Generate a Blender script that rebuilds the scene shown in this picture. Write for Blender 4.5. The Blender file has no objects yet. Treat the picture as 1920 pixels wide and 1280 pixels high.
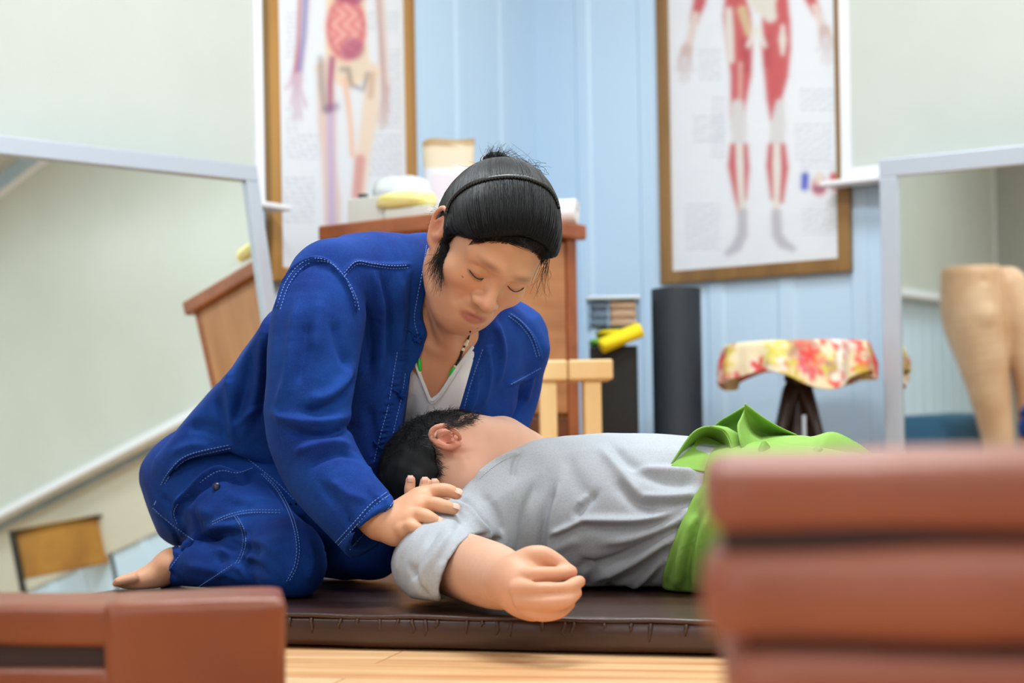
import bpy, bmesh, math, random
import numpy as np
from mathutils import Vector, Matrix

# ---------------------------------------------------------------- camera, world, lights, exposure
FOC = 3200.0; RHO = math.radians(1.0); CAM_H = 0.276
RV = np.array([math.cos(RHO), 0, -math.sin(RHO)]); UV = np.array([math.sin(RHO), 0, math.cos(RHO)])
CC = np.array([0, 0, CAM_H])
def P(px, py, z):
    """point seen at pixel px, py of the 1920x1280 frame, at distance z in front of the camera"""
    return CC + z*(RV*(px-960)/FOC + UV*(814-py)/FOC + np.array([0, 1.0, 0]))
def proj(Q):
    d = np.asarray(Q, float)-CC; Z = d[..., 1]
    return np.stack([960+FOC*(d@RV)/Z, 814-FOC*(d@UV)/Z], -1)

scene = bpy.context.scene
col = scene.collection
cam_d = bpy.data.cameras.new('camera'); cam = bpy.data.objects.new('camera', cam_d); col.objects.link(cam)
cam.matrix_world = Matrix(((RV[0], UV[0], 0, 0), (RV[1], UV[1], -1, 0), (RV[2], UV[2], 0, CAM_H), (0, 0, 0, 1)))
cam_d.sensor_width = 36; cam_d.lens = 36*FOC/1920; cam_d.shift_y = (814-640)/1920
cam_d.clip_start = 0.05
cam_d.dof.use_dof = True; cam_d.dof.focus_distance = 2.42; cam_d.dof.aperture_fstop = 4.2
scene.camera = cam
scene.view_settings.view_transform = 'Standard'; scene.view_settings.look = 'None'
scene.view_settings.gamma = 1.0; scene.view_settings.use_curve_mapping = False
scene.view_settings.exposure = 0.14
scene.cycles.use_denoising = True
scene.cycles.max_bounces = 8
w = bpy.data.worlds.new('world'); scene.world = w; w.use_nodes = True
w.node_tree.nodes['Background'].inputs[0].default_value = (0.9, 0.95, 1, 1)
w.node_tree.nodes['Background'].inputs[1].default_value = 0.12

TH = math.radians(35)
CORNER = np.array([P(1062, 814, 5.9)[0], 5.9])
DR = np.array([math.cos(TH), -math.sin(TH)])       # along the right wall, away from the corner
DL = np.array([-math.sin(TH), -math.cos(TH)])      # along the left wall
LEN_R, LEN_L, CEIL = 5.6, 8.2, 2.62; LW = -0.1; FLOOR = -0.35
def room(a, b, z=0.0):
    """a metres along the right wall, b metres along the left wall, z up"""
    q = CORNER+a*DR+b*DL
    return np.array([q[0], q[1], z])
RX = Vector((DR[0], DR[1], 0)); RYv = Vector((DL[0], DL[1], 0))
def area_light(name, loc, sx, sy, power, colr=(1, 1, 1), target=None):
    d = bpy.data.lights.new(name, 'AREA'); d.shape = 'RECTANGLE'; d.size = sx; d.size_y = sy
    d.energy = power; d.color = colr
    o = bpy.data.objects.new(name, d); col.objects.link(o); o.location = loc
    if target is not None:
        o.rotation_euler = (Vector(target)-Vector(loc)).to_track_quat('-Z', 'Y').to_euler()
    return o
LAMPS = [(1.3, 1.4), (1.75, 2.9), (1.3, 5.4), (3.9, 1.4), (3.9, 3.2), (3.9, 5.4)]
for i_, (a, b) in enumerate(LAMPS):
    p = room(a, b, CEIL-0.09)
    area_light('ceiling_light_glow', p, 1.1, 0.5, (54 if i_ == 1 else 29 if i_ == 0 else 34 if i_ == 4 else 20), (0.875, 0.955, 1.0), p-np.array([0, 0, 1]))
# added fill light behind the camera, set at an unseen window
WIN = room(3.6, LEN_L-0.06, 1.55)
area_light('added_fill_light', WIN, 2.4, 1.3, 26, (0.93, 0.97, 1.0), WIN-np.array([DL[0], DL[1], 0.12])*3)

# ---------------------------------------------------------------- helpers
def srgb(r, g, b, a=1.0):
    f = lambda c: (c/255/12.92 if c/255 <= 0.04045 else ((c/255+0.055)/1.055)**2.4)
    return (f(r), f(g), f(b), a)
def lin(c):
    c = np.asarray(c, float)/255
    return np.where(c <= 0.04045, c/12.92, ((c+0.055)/1.055)**2.4)
def mat(name, c, rough=0.5, spec=0.5, metal=0.0, noise=None, bump=None, coat=0, sheen=0, vcol=False, sss=0, emit=None, trans=0):
    """noise=(scale, colour2, detail, stretch, contrast lo, hi); bump=(scale, strength, distance, stretch)"""
    m = bpy.data.materials.new(name); m.use_nodes = True
    nt = m.node_tree; N = nt.nodes; b = N['Principled BSDF']
    b.inputs['Base Color'].default_value = c; b.inputs['Roughness'].default_value = rough
    b.inputs['Specular IOR Level'].default_value = spec; b.inputs['Metallic'].default_value = metal
    b.inputs['Coat Weight'].default_value = coat; b.inputs['Coat Roughness'].default_value = 0.25
    b.inputs['Sheen Weight'].default_value = sheen
    if trans: b.inputs['Transmission Weight'].default_value = trans
    if sss:
        b.inputs['Subsurface Weight'].default_value = sss
        b.inputs['Subsurface Radius'].default_value = (1.0, 0.35, 0.2); b.inputs['Subsurface Scale'].default_value = 0.006
    tc = N.new('ShaderNodeTexCoord')
    def tex(scale, detail, stretch):
        mp = N.new('ShaderNodeMapping'); mp.inputs['Scale'].default_value = stretch or (1, 1, 1)
        nt.links.new(tc.outputs['Object'], mp.inputs[0])
        t = N.new('ShaderNodeTexNoise'); t.inputs['Scale'].default_value = scale; t.inputs['Detail'].default_value = detail
        nt.links.new(mp.outputs[0], t.inputs['Vector']); return t
    src = None
    if vcol:
        v = N.new('ShaderNodeVertexColor'); v.layer_name = 'Col'; src = v.outputs[0]
        nt.links.new(src, b.inputs['Base Color'])
    if noise:
        sc, c2, det, st = noise[:4]; lo, hi = noise[4:6] if len(noise) > 4 else (0.35, 0.65)
        t = tex(sc, det, st); r = N.new('ShaderNodeMapRange'); r.inputs[1].default_value = lo; r.inputs[2].default_value = hi
        nt.links.new(t.outputs[0], r.inputs[0])
        mx = N.new('ShaderNodeMix'); mx.data_type = 'RGBA'
        nt.links.new(r.outputs[0], mx.inputs[0])
        if src: nt.links.new(src, mx.inputs[6]); mx.blend_type = 'MULTIPLY'
        else: mx.inputs[6].default_value = c
        mx.inputs[7].default_value = c2
        nt.links.new(mx.outputs[2], b.inputs['Base Color'])
    if bump:
        t = tex(bump[0], 5, bump[3] if len(bump) > 3 else None)
        bp = N.new('ShaderNodeBump'); bp.inputs['Strength'].default_value = bump[1]; bp.inputs['Distance'].default_value = bump[2]
        nt.links.new(t.outputs[0], bp.inputs['Height']); nt.links.new(bp.outputs[0], b.inputs['Normal'])
    if emit:
        b.inputs['Emission Color'].default_value = emit[0]; b.inputs['Emission Strength'].default_value = emit[1]
    return m
def tag(o, label=None, cat=None, group=None, kind=None):
    for k, v in (('label', label), ('category', cat), ('group', group), ('kind', kind)):
        if v: o[k] = v
    return o
def link(name, me, m, parent=None, loc=None, smooth=False):
    o = bpy.data.objects.new(name, me); col.objects.link(o)
    if m is not None: me.materials.append(m)
    if smooth: me.polygons.foreach_set('use_smooth', [True]*len(me.polygons))
    if parent is not None:
        o.parent = parent; o.matrix_parent_inverse = parent.matrix_world.inverted()
    return o
def empty(name, loc, label, cat, group=None):
    o = bpy.data.objects.new(name, None); col.objects.link(o); o.empty_display_size = 0.05
    o.matrix_world = Matrix.Translation(Vector(loc)); o.location = loc
    return tag(o, label, cat, group)
def from_bm(bm):
    me = bpy.data.meshes.new('m'); bm.normal_update(); bm.to_mesh(me); bm.free(); return me
def frame(o, x, y, z=None):
    """4x4 with origin o and axes x, y, z"""
    x = Vector(x).normalized(); y = Vector(y).normalized(); z = Vector(z).normalized() if z is not None else x.cross(y)
    return Matrix(((x[0], y[0], z[0], o[0]), (x[1], y[1], z[1], o[1]), (x[2], y[2], z[2], o[2]), (0, 0, 0, 1)))
def box_bm(bm, M, lo, hi, bev=0.0, seg=2):
    """axis box lo..hi in the frame M, bevelled"""
    b2 = bmesh.new(); bmesh.ops.create_cube(b2, size=1)
    for v in b2.verts:
        v.co = Vector([lo[i]+(v.co[i]+0.5)*(hi[i]-lo[i]) for i in range(3)])
    if bev: bmesh.ops.bevel(b2, geom=b2.edges[:]+b2.verts[:], offset=bev, segments=seg, profile=0.5, affect='EDGES')
    b2.transform(M); bmesh.ops.recalc_face_normals(b2, faces=b2.faces[:])
    me = bpy.data.meshes.new('t'); b2.to_mesh(me); b2.free(); bm.from_mesh(me); bpy.data.meshes.remove(me)
def boxes(M, items):
    bm = bmesh.new()
    for it in items: box_bm(bm, M, *it)
    return from_bm(bm)
def raw_mesh(V, F):
    me = bpy.data.meshes.new('m'); me.from_pydata([tuple(map(float, v)) for v in V], [], [tuple(map(int, f)) for f in F]); me.update(); return me
def tube(pts, rad, n=8, cap=True):
    """swept tube mesh data along pts; rad number or list"""
    pts = [Vector(p) for p in pts]; rs = rad if hasattr(rad, '__len__') else [rad]*len(pts)
    V, Fc = [], []; up = Vector((0, 0, 1)); prev = None
    for i, p in enumerate(pts):
        t = (pts[min(i+1, len(pts)-1)]-pts[max(i-1, 0)]).normalized()
        if prev is None:
            a = t.cross(up); a = a if a.length > 1e-3 else t.cross(Vector((1, 0, 0)))
        else: a = prev-t*prev.dot(t)
        a.normalize(); prev = a; b = t.cross(a)
        for k in range(n):
            an = 2*math.pi*k/n; V.append(p+(a*math.cos(an)+b*math.sin(an))*rs[i])
    for i in range(len(pts)-1):
        for k in range(n): Fc.append((i*n+k, i*n+(k+1) % n, (i+1)*n+(k+1) % n, (i+1)*n+k))
    if cap: Fc.append(tuple(range(n))[::-1]); Fc.append(tuple(range((len(pts)-1)*n, len(pts)*n)))
    return V, Fc
def merged(parts):
    V, Fc = [], []
    for v, f in parts:
        o = len(V); V += list(v); Fc += [tuple(i+o for i in q) for q in f]
    return raw_mesh(V, Fc)
def lathe(M, prof, n=48, close=False):
    V, Fc = [], []
    for i, (r, z) in enumerate(prof):
        for k in range(n):
            a = 2*math.pi*k/n; V.append(M @ Vector((r*math.cos(a), r*math.sin(a), z)))
    for i in range(len(prof)-1):
        for k in range(n): Fc.append((i*n+k, i*n+(k+1) % n, (i+1)*n+(k+1) % n, (i+1)*n+k))
    return V, Fc
def paint(me, C):
    """per-vertex linear colours"""
    a = me.color_attributes.new('Col', 'FLOAT_COLOR', 'POINT')
    C = np.c_[np.clip(C, 0, 1), np.ones(len(C))].astype(np.float32); a.data.foreach_set('color', C.ravel())
def nz(Q, f, seed=0):
    """cheap smooth noise in [-1,1] from sines"""
    r = np.random.default_rng(seed); s = 0
    for i in range(5):
        k = r.normal(size=Q.shape[-1]); k *= f*(0.6+0.25*i)/np.linalg.norm(k); s = s+np.sin(Q@k+r.uniform(0, 6.28))
    return s/3.2

# ---------------------------------------------------------------- materials
M_blue = mat('blue_wall_paint', srgb(200, 227, 250), 0.45, noise=(2.5, srgb(206, 231, 252), 2, (1, 1, 0.15)))
M_greywall = mat('warm_grey_wall_paint', srgb(184, 185, 176), 0.7)
M_white = mat('white_paint', srgb(232, 232, 226), 0.6)
M_ceil = mat('ceiling_white', srgb(238, 238, 234), 0.8)
M_board = mat('whiteboard_enamel', srgb(199, 206, 200), 0.35, noise=(3, srgb(203, 210, 205), 2, None))
M_alu = mat('brushed_aluminium', srgb(184, 194, 208), 0.38, metal=0.25)
M_boardframe = mat('board_frame_white', srgb(234, 236, 242), 0.4)
M_frame_gold = mat('oak_frame', srgb(186, 138, 72), 0.4, noise=(14, srgb(160, 112, 52), 4, (1, 1, 0.1)))
M_frame_brown = mat('brown_frame', srgb(150, 112, 62), 0.4, noise=(14, srgb(126, 92, 50), 4, (1, 1, 0.1)))
M_print = mat('poster_paper', (1, 1, 1, 1), 0.35, vcol=True)
M_mirror = mat('mirror_silver', srgb(238, 244, 240), 0.015, metal=1.0)
def wood_mat(name, c1, c2, vec, scale=6, rough=0.35, contrast=(0.35, 0.7)):
    m = mat(name, c1, rough, noise=(scale, c2, 6, vec, *contrast)); return m
M_cab = wood_mat('cabinet_veneer', srgb(190, 132, 86), srgb(158, 98, 58), (1, 1, 6), 3.2)
M_cabv = wood_mat('cabinet_side_veneer', srgb(198, 142, 92), srgb(168, 108, 62), (7, 7, 0.7), 2.5)
M_cab_top = wood_mat('cabinet_top_wood', srgb(166, 96, 56), srgb(140, 78, 44), (0.6, 4, 4), 5)
M_cab_drk = wood_mat('cabinet_dark_wood', srgb(120, 66, 38), srgb(84, 44, 26), (1, 1, 5), 4)
M_pine = wood_mat('pine_wood', srgb(232, 198, 144), srgb(216, 172, 112), (1, 1, 0.3), 9, 0.45)
M_floor = None
def floor_mat():
    m = bpy.data.materials.new('wood_laminate_floor'); m.use_nodes = True; nt = m.node_tree; N = nt.nodes; b = N['Principled BSDF']
    tc = N.new('ShaderNodeTexCoord'); mp = N.new('ShaderNodeMapping'); mp.inputs['Rotation'].default_value = (0, 0, math.radians(12))
    nt.links.new(tc.outputs['Object'], mp.inputs[0])
    br = N.new('ShaderNodeTexBrick'); br.inputs['Scale'].default_value = 1.0; br.inputs['Brick Width'].default_value = 1.2; br.inputs['Row Height'].default_value = 0.125
    br.inputs['Mortar Size'].default_value = 0.0012; br.inputs['Color1'].default_value = srgb(226, 182, 132); br.inputs['Color2'].default_value = srgb(238, 204, 160); br.inputs['Mortar'].default_value = srgb(170, 120, 76)
    nt.links.new(mp.outputs[0], br.inputs['Vector'])
    m2 = N.new('ShaderNodeMapping'); m2.inputs['Scale'].default_value = (0.5, 7, 1); nt.links.new(mp.outputs[0], m2.inputs[0])
    no = N.new('ShaderNodeTexNoise'); no.inputs['Scale'].default_value = 3.5; no.inputs['Detail'].default_value = 6; nt.links.new(m2.outputs[0], no.inputs['Vector'])
    r = N.new('ShaderNodeMapRange'); r.inputs[1].default_value = 0.42; r.inputs[2].default_value = 0.7; nt.links.new(no.outputs[0], r.inputs[0])
    mx = N.new('ShaderNodeMix'); mx.data_type = 'RGBA'; mx.blend_type = 'MIX'; mx.inputs[7].default_value = srgb(198, 136, 86)
    nt.links.new(r.outputs[0], mx.inputs[0]); nt.links.new(br.outputs[0], mx.inputs[6]); nt.links.new(mx.outputs[2], b.inputs['Base Color'])
    b.inputs['Roughness'].default_value = 0.35; return m
M_floor = floor_mat()
def leather(name, c1, c2, rough=0.38, bump=0.35):
    m = mat(name, c1, rough, 0.6, noise=(7, c2, 3, None), bump=(9, bump, 0.01)); return m
M_leather = leather('chestnut_leatherette', srgb(140, 72, 40), srgb(126, 62, 33), 0.36, 0.5)
M_leather_hazed = leather('hazed_leatherette', srgb(162, 92, 68), srgb(146, 78, 54), 0.42, 0.5)  # chestnut leatherette made paler and pinker: haze and glare painted into the colour
M_mat = leather('dark_brown_vinyl', srgb(66, 42, 34), srgb(54, 33, 26), 0.33, 0.35)
M_seam = mat('dark_seam_fabric', srgb(52, 34, 36), 0.7)
M_rubber = mat('black_foam_rubber', srgb(40, 49, 60), 0.6, bump=(300, 0.2, 0.001))
M_black = mat('black_plastic', srgb(14, 14, 15), 0.5)
M_darkwood = mat('dark_stained_wood', srgb(48, 30, 26), 0.35)
M_cushion_top = None

# ---------------------------------------------------------------- room shell
def quad(name, pts, m, thick_dir, t=0.1):
    a = [Vector(p) for p in pts]; b = [p+Vector(thick_dir)*t for p in a]
    V = a+b; F = [(0, 1, 2, 3), (7, 6, 5, 4)]+[(i, i+4, (i+1) % 4+4, (i+1) % 4) for i in range(4)]
    me = raw_mesh(V, F); bm = bmesh.new(); bm.from_mesh(me); bmesh.ops.recalc_face_normals(bm, faces=bm.faces[:]); bm.to_mesh(me); bm.free()
    return tag(link(name, me, m), kind='structure')
E0, E1 = -0.0, 0.0
quad('floor', [room(LW, 0, FLOOR), room(LEN_R, 0, FLOOR), room(LEN_R, LEN_L, FLOOR), room(LW, LEN_L, FLOOR)], M_floor, (0, 0, -1))
quad('ceiling', [room(LW, 0, CEIL), room(LEN_R, 0, CEIL), room(LEN_R, LEN_L, CEIL), room(LW, LEN_L, CEIL)], M_ceil, (0, 0, 1))
def wall(name, p0, d, length, out, m, ribs):
    """corrugated panel wall: shallow vertical ribs; profile along d, ribs give their own depth"""
    d = np.array([d[0], d[1], 0]); out = np.array([out[0], out[1], 0]); xs = [0.0]; ys = [0.0]
    if ribs:
        x = 0.16
        while x < length-0.1:
            xs += [x, x+0.012, x+0.055, x+0.067]; ys += [0, 0.007, 0.007, 0]; x += 0.25
    xs.append(length); ys.append(0)
    V = []
    for x, y in zip(xs, ys):
        q = p0+d*x-out*y; V += [q, q+np.array([0, 0, CEIL-FLOOR])]
    n = len(xs)
    for x in (length, 0): q = p0+d*x+out*0.1; V += [q, q+np.array([0, 0, CEIL-FLOOR])]
    Fc = [(2*i, 2*i+2, 2*i+3, 2*i+1) for i in range(n+1)]+[(2*n+2, 0, 1, 2*n+3)]
    bm = bmesh.new(); me = raw_mesh(V, Fc); bm.from_mesh(me); bmesh.ops.recalc_face_normals(bm, faces=bm.faces[:]); bm.to_mesh(me); bm.free()
    return tag(link(name, me, m), kind='structure')
wall('wall_right', room(LW, 0, FLOOR), DR, LEN_R-LW, -DL, M_blue, True)
wall('wall_left', room(LW, 0, FLOOR), DL, LEN_L, -DR, M_blue, True)
wall('wall_back', room(LW, LEN_L, FLOOR), DR, LEN_R-LW, DL, M_greywall, False)
wall('wall_far_right', room(LEN_R, 0, FLOOR), DL, LEN_L, DR, M_greywall, False)
# unseen glowing window added to the back wall to go with the fill light
def rframe(a, b, z, face):   # frame whose x runs along DR or DL, y out of the wall, z up
    if face == 'R': return frame(room(a, b, z), RX, RYv, (0, 0, 1))      # on the right wall; y points into the room
    if face == 'L': return frame(room(a+LW, b, z), RYv, RX, (0, 0, 1))      # on the left wall
    return frame(room(a, b, z), RX, -RYv, (0, 0, 1))
MW = rframe(3.6, LEN_L, 1.55, 'B')
wn = tag(link('added_window_1', boxes(MW, [((-1.25, 0.0, -0.7), (1.25, 0.03, 0.7))]), mat('added_window_glow', srgb(230, 240, 250), 0.2, emit=(srgb(225, 238, 255), 1.2))), kind='structure')
link('added_window_frame', boxes(MW, [((-1.31, 0, -0.76), (-1.25, 0.05, 0.76)), ((1.25, 0, -0.76), (1.31, 0.05, 0.76)), ((-1.25, 0, 0.7), (1.25, 0.05, 0.76)), ((-1.25, 0, -0.76), (1.25, 0.05, -0.7)), ((-0.025, 0, -0.7), (0.025, 0.05, 0.7))]), M_white, wn)
for i, (a, b) in enumerate(LAMPS):
    ML = frame(room(a, b, CEIL), RX, RYv)
    lo = empty('ceiling_light', room(a, b, CEIL), 'white framed rectangular ceiling light panel '+('above the corner cabinet', 'over the left mirror side of the platform', 'nearest the back wall on the left side', 'over the right end of the whiteboard', 'over the middle of the right side', 'nearest the back wall on the right side')[i], 'ceiling light', 'light panels on the ceiling')
    link('lamp_frame', boxes(ML, [((-0.6, -0.3, -0.06), (-0.56, 0.3, 0)), ((0.56, -0.3, -0.06), (0.6, 0.3, 0)), ((-0.56, -0.3, -0.06), (0.56, -0.26, 0)), ((-0.56, 0.26, -0.06), (0.56, 0.3, 0))]), M_white, lo)
    link('diffuser', boxes(ML, [((-0.56, -0.26, -0.05), (0.56, 0.26, -0.01))]), mat('lamp_diffuser', (1, 1, 1, 1), 0.5, emit=((1, 0.98, 0.95, 1), 4)) if i == 0 else bpy.data.materials['lamp_diffuser'], lo)
DLV = Vector((DL[0], DL[1], 0))
# ---------------------------------------------------------------- whiteboards on both walls
def whiteboard(face, s0, s1, z0, z1, off, label, tray0):
    Mo = rframe(0, 0, 0, face)
    root = empty('whiteboard', Mo @ Vector(((s0+s1)/2, off, z0)), label, 'whiteboard', 'whiteboards on the walls')
    link('panel', boxes(Mo, [((s0+0.03, off-0.02, z0+0.03), (s1-0.03, off, z1-0.03))]), M_board, root)
    f = 0.035
    link('board_frame', boxes(Mo, [((s0, off-0.03, z0), (s0+f, off+0.008, z1), 0.003), ((s1-f, off-0.03, z0), (s1, off+0.008, z1), 0.003),
        ((s0+f, off-0.03, z0), (s1-f, off+0.008, z0+f), 0.003), ((s0+f, off-0.03, z1-f), (s1-f, off+0.008, z1), 0.003)]), M_boardframe, root)
    link('pen_tray', boxes(Mo, [((tray0, off-0.03, z0-0.018), (s1-0.05, off+0.05, z0-0.002), 0.004)]), M_boardframe, root)
    for sx in (s0+0.2, s1-0.25): link('wall_mount', boxes(Mo, [((sx, 0.001, z0+0.1), (sx+0.05, off-0.03, z1-0.1))]), M_alu, root)
whiteboard('R', 1.07, 4.6, 1.035, 2.5, 0.07, 'large whiteboard on the right wall above the framed mirror, beside the muscle chart', 1.02)
whiteboard('L', 1.462, 7.9, 0.925, 2.5, 0.07, 'large whiteboard on the left wall above the leaning mirror, beside the organ chart', 1.40)

quad('trim_1', [Vector(room(1.75, 0.015, 0.66)), Vector(room(5.5, 0.015, 0.66)), Vector(room(5.5, 0.015, 1.0)), Vector(room(1.75, 0.015, 1.0))], mat('beige_dado_panel', srgb(206, 204, 190), 0.6), -DLV, 0.012)
# ---------------------------------------------------------------- anatomy charts
def seg(q, a, b):
    a = np.array(a, float); b = np.array(b, float); t = np.clip(((q-a)@(b-a))/((b-a)@(b-a)+1e-9), 0, 1)
    return np.linalg.norm(q-(a+t[:, None]*(b-a)), axis=1), t
def mixc(C, m, c, a=1.0):
    m = np.clip(m, 0, 1)[:, None]*a; return C*(1-m)+lin(c)*m
def soft(d, s=1.5): return 1/(1+np.exp(np.clip(d/s, -30, 30)))
def chart(face, s0, s1, z0, z1, name, label, framem, paintf, slope=0.0):
    Mo = rframe(0, 0, 0, face)
    root = empty(name, Mo @ Vector(((s0+s1)/2, 0.02, z0)), label, 'poster')
    f = 0.042
    items = [((s0, 0.004, z0), (s0+f, 0.032, z1), 0.004), ((s1-f, 0.004, z0), (s1, 0.032, z1), 0.004), ((s0+f, 0.004, z0), (s1-f, 0.032, z0+f), 0.004), ((s0+f, 0.004, z1-f), (s1-f, 0.032, z1), 0.004)]
    link('picture_frame', boxes(Mo, items), framem, root)
    nx, ny = 170, 330
    xs = np.linspace(s0+f-0.002, s1-f+0.002, nx); zs = np.linspace(z0+f-0.002, z1-f+0.002, ny)
    V = np.array([Mo @ Vector((x, 0.016, z)) for z in zs for x in xs])
    idx = np.arange(nx*ny).reshape(ny, nx); Fc = np.stack([idx[:-1, :-1], idx[:-1, 1:], idx[1:, 1:], idx[1:, :-1]], -1).reshape(-1, 4)
    me = raw_mesh(V, Fc); C = np.tile(lin((230, 234, 240)), (len(V), 1)); q = proj(V); C = paintf(C, q, V)
    paint(me, C); o = link('printed_sheet', me, M_print, root, smooth=True)
    sol = o.modifiers.new('s', 'SOLIDIFY'); sol.thickness = 0.004; sol.offset = 0
def poly_limb(C, q, pts, c, a=1.0, s=2.0):
    """tapered limb, pts = (x, y, halfwidth)"""
    best = np.full(len(q), 1e9)
    for p0, p1 in zip(pts[:-1], pts[1:]):
        d, t = seg(q, p0[:2], p1[:2]); best = np.minimum(best, d-(p0[2]+(p1[2]-p0[2])*t))
    return mixc(C, soft(best, s), c, a)
def text_rows(C, q, x0, x1, y0, y1, step=9, tone=(176, 182, 194), a=0.38):
    r = (np.abs(((q[:, 1]-y0) % step)-step/2) < step*0.25) & (q[:, 0] > x0) & (q[:, 0] < x1) & (q[:, 1] > y0) & (q[:, 1] < y1)
    n = 0.5+0.5*nz(q/9.0, 3.0, 5); return mixc(C, r*np.clip(n+0.4, 0, 1), tone, a)
def muscle_chart(C, q, V):
    for t in ((1310, 1352, 90, 150), (1335, 1360, 180, 300), (1500, 1580, 165, 210), (1300, 1360, 215, 270), (1490, 1560, 230, 300), (1285, 1350, 380, 470), (1500, 1575, 300, 318), (1505, 1575, 390, 440)): C = text_rows(C, q, *t)
    red, dred, wht, gry = (200, 92, 96), (176, 70, 78), (226, 222, 214), (178, 176, 184)
    # arms and hands
    C = poly_limb(C, q, [(1322, -60, 14), (1312, 5, 12), (1303, 35, 8)], red); C = poly_limb(C, q, [(1304, 30, 8), (1292, 85, 7), (1288, 95, 9)], (224, 206, 198))
    C = poly_limb(C, q, [(1288, 92, 10), (1284, 115, 13), (1282, 125, 10)], (206, 182, 178))
    for k, (x, y) in enumerate([(1270, 130), (1276, 150), (1284, 154), (1293, 148), (1300, 132)]): C = poly_limb(C, q, [(1284, 112, 4), (x, y, 3)], (214, 208, 212), 0.8)
    C = poly_limb(C, q, [(1505, -60, 14), (1520, -5, 12), (1530, 20, 8)], red); C = poly_limb(C, q, [(1530, 15, 8), (1541, 45, 7), (1546, 60, 9)], (224, 206, 198))
    C = poly_limb(C, q, [(1546, 56, 10), (1550, 76, 13), (1551, 84, 10)], (206, 182, 178))
    for (x, y) in [(1534, 94), (1542, 114), (1551, 120), (1560, 114), (1568, 96)]: C = poly_limb(C, q, [(1550, 74, 4), (x, y, 3)], (214, 208, 212), 0.8)
    # legs
    for sx, cx in ((-1, 0), (1, 0)):
        if sx < 0:
            C = poly_limb(C, q, [(1380, -10, 20), (1382, 30, 26), (1388, 90, 24), (1390, 140, 20), (1385, 190, 15), (1383, 215, 12)], red)
            C = poly_limb(C, q, [(1367, 20, 6), (1368, 60, 8), (1371, 112, 6)], wht)
            C = poly_limb(C, q, [(1397, 80, 8), (1400, 130, 6)], dred, 0.7)
            C = poly_limb(C, q, [(1389, 120, 3), (1388, 190, 3)], (226, 190, 180), 0.8)
            C = poly_limb(C, q, [(1383, 200, 13), (1385, 235, 16), (1387, 265, 13), (1386, 290, 10)], (214, 212, 212))
            C = poly_limb(C, q, [(1375, 275, 6), (1374, 310, 9), (1384, 370, 7), (1391, 400, 5)], red); C = poly_limb(C, q, [(1398, 275, 5), (1399, 315, 7), (1395, 370, 6)], red)
            C = poly_limb(C, q, [(1387, 275, 5), (1389, 330, 6), (1393, 420, 6)], wht)
            C = poly_limb(C, q, [(1393, 400, 9), (1392, 440, 10), (1382, 462, 10), (1366, 474, 6)], (190, 188, 198))
        else:
            C = poly_limb(C, q, [(1462, -10, 16), (1456, 40, 27), (1456, 90, 28), (1456, 140, 23), (1452, 185, 15), (1450, 222, 6)], red)
            C = poly_limb(C, q, [(1468, 50, 3), (1468, 75, 7), (1468, 100, 3)], wht)
            C = poly_limb(C, q, [(1440, 70, 6), (1440, 120, 6)], dred, 0.6)
            C = poly_limb(C, q, [(1463, 195, 8), (1459, 235, 15), (1457, 265, 13), (1456, 290, 10)], (214, 212, 212))
            C = poly_limb(C, q, [(1446, 275, 6), (1444, 310, 7), (1451, 370, 6)], red); C = poly_limb(C, q, [(1468, 275, 6), (1471, 315, 8), (1464, 375, 6)], red)
            C = poly_limb(C, q, [(1457, 275, 5), (1457, 330, 6), (1455, 420, 6)], wht)
            C = poly_limb(C, q, [(1456, 400, 9), (1458, 440, 10), (1468, 456, 10), (1486, 466, 6)], (190, 188, 198))
    # pelvis
    C = poly_limb(C, q, [(1400, -20, 10), (1430, 0, 26), (1445, 30, 12)], (222, 218, 206)); C = poly_limb(C, q, [(1392, 20, 9), (1404, 60, 7)], (214, 186, 150))
    C = poly_limb(C, q, [(1417, 55, 5), (1404, 85, 4)], wht); C = poly_limb(C, q, [(1422, 55, 5), (1434, 85, 4)], wht)
    # small diagram
    C = poly_limb(C, q, [(1510, 330, 7), (1509, 350, 7)], (70, 84, 196)); C = poly_limb(C, q, [(1564, 330, 7), (1564, 350, 7)], (206, 74, 70))
    C = poly_limb(C, q, [(1537, 345, 13), (1536, 352, 14)], (206, 110, 120)); C = poly_limb(C, q, [(1537, 330, 8), (1537, 340, 8)], (226, 216, 204))
    C = poly_limb(C, q, [(1530, 354, 4), (1542, 354, 4)], (92, 92, 130), 0.7)
    f = 0.15*nz(q/20., 2., 9); return np.clip(C*(1+0.06*f[:, None]), 0, 1)
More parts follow.
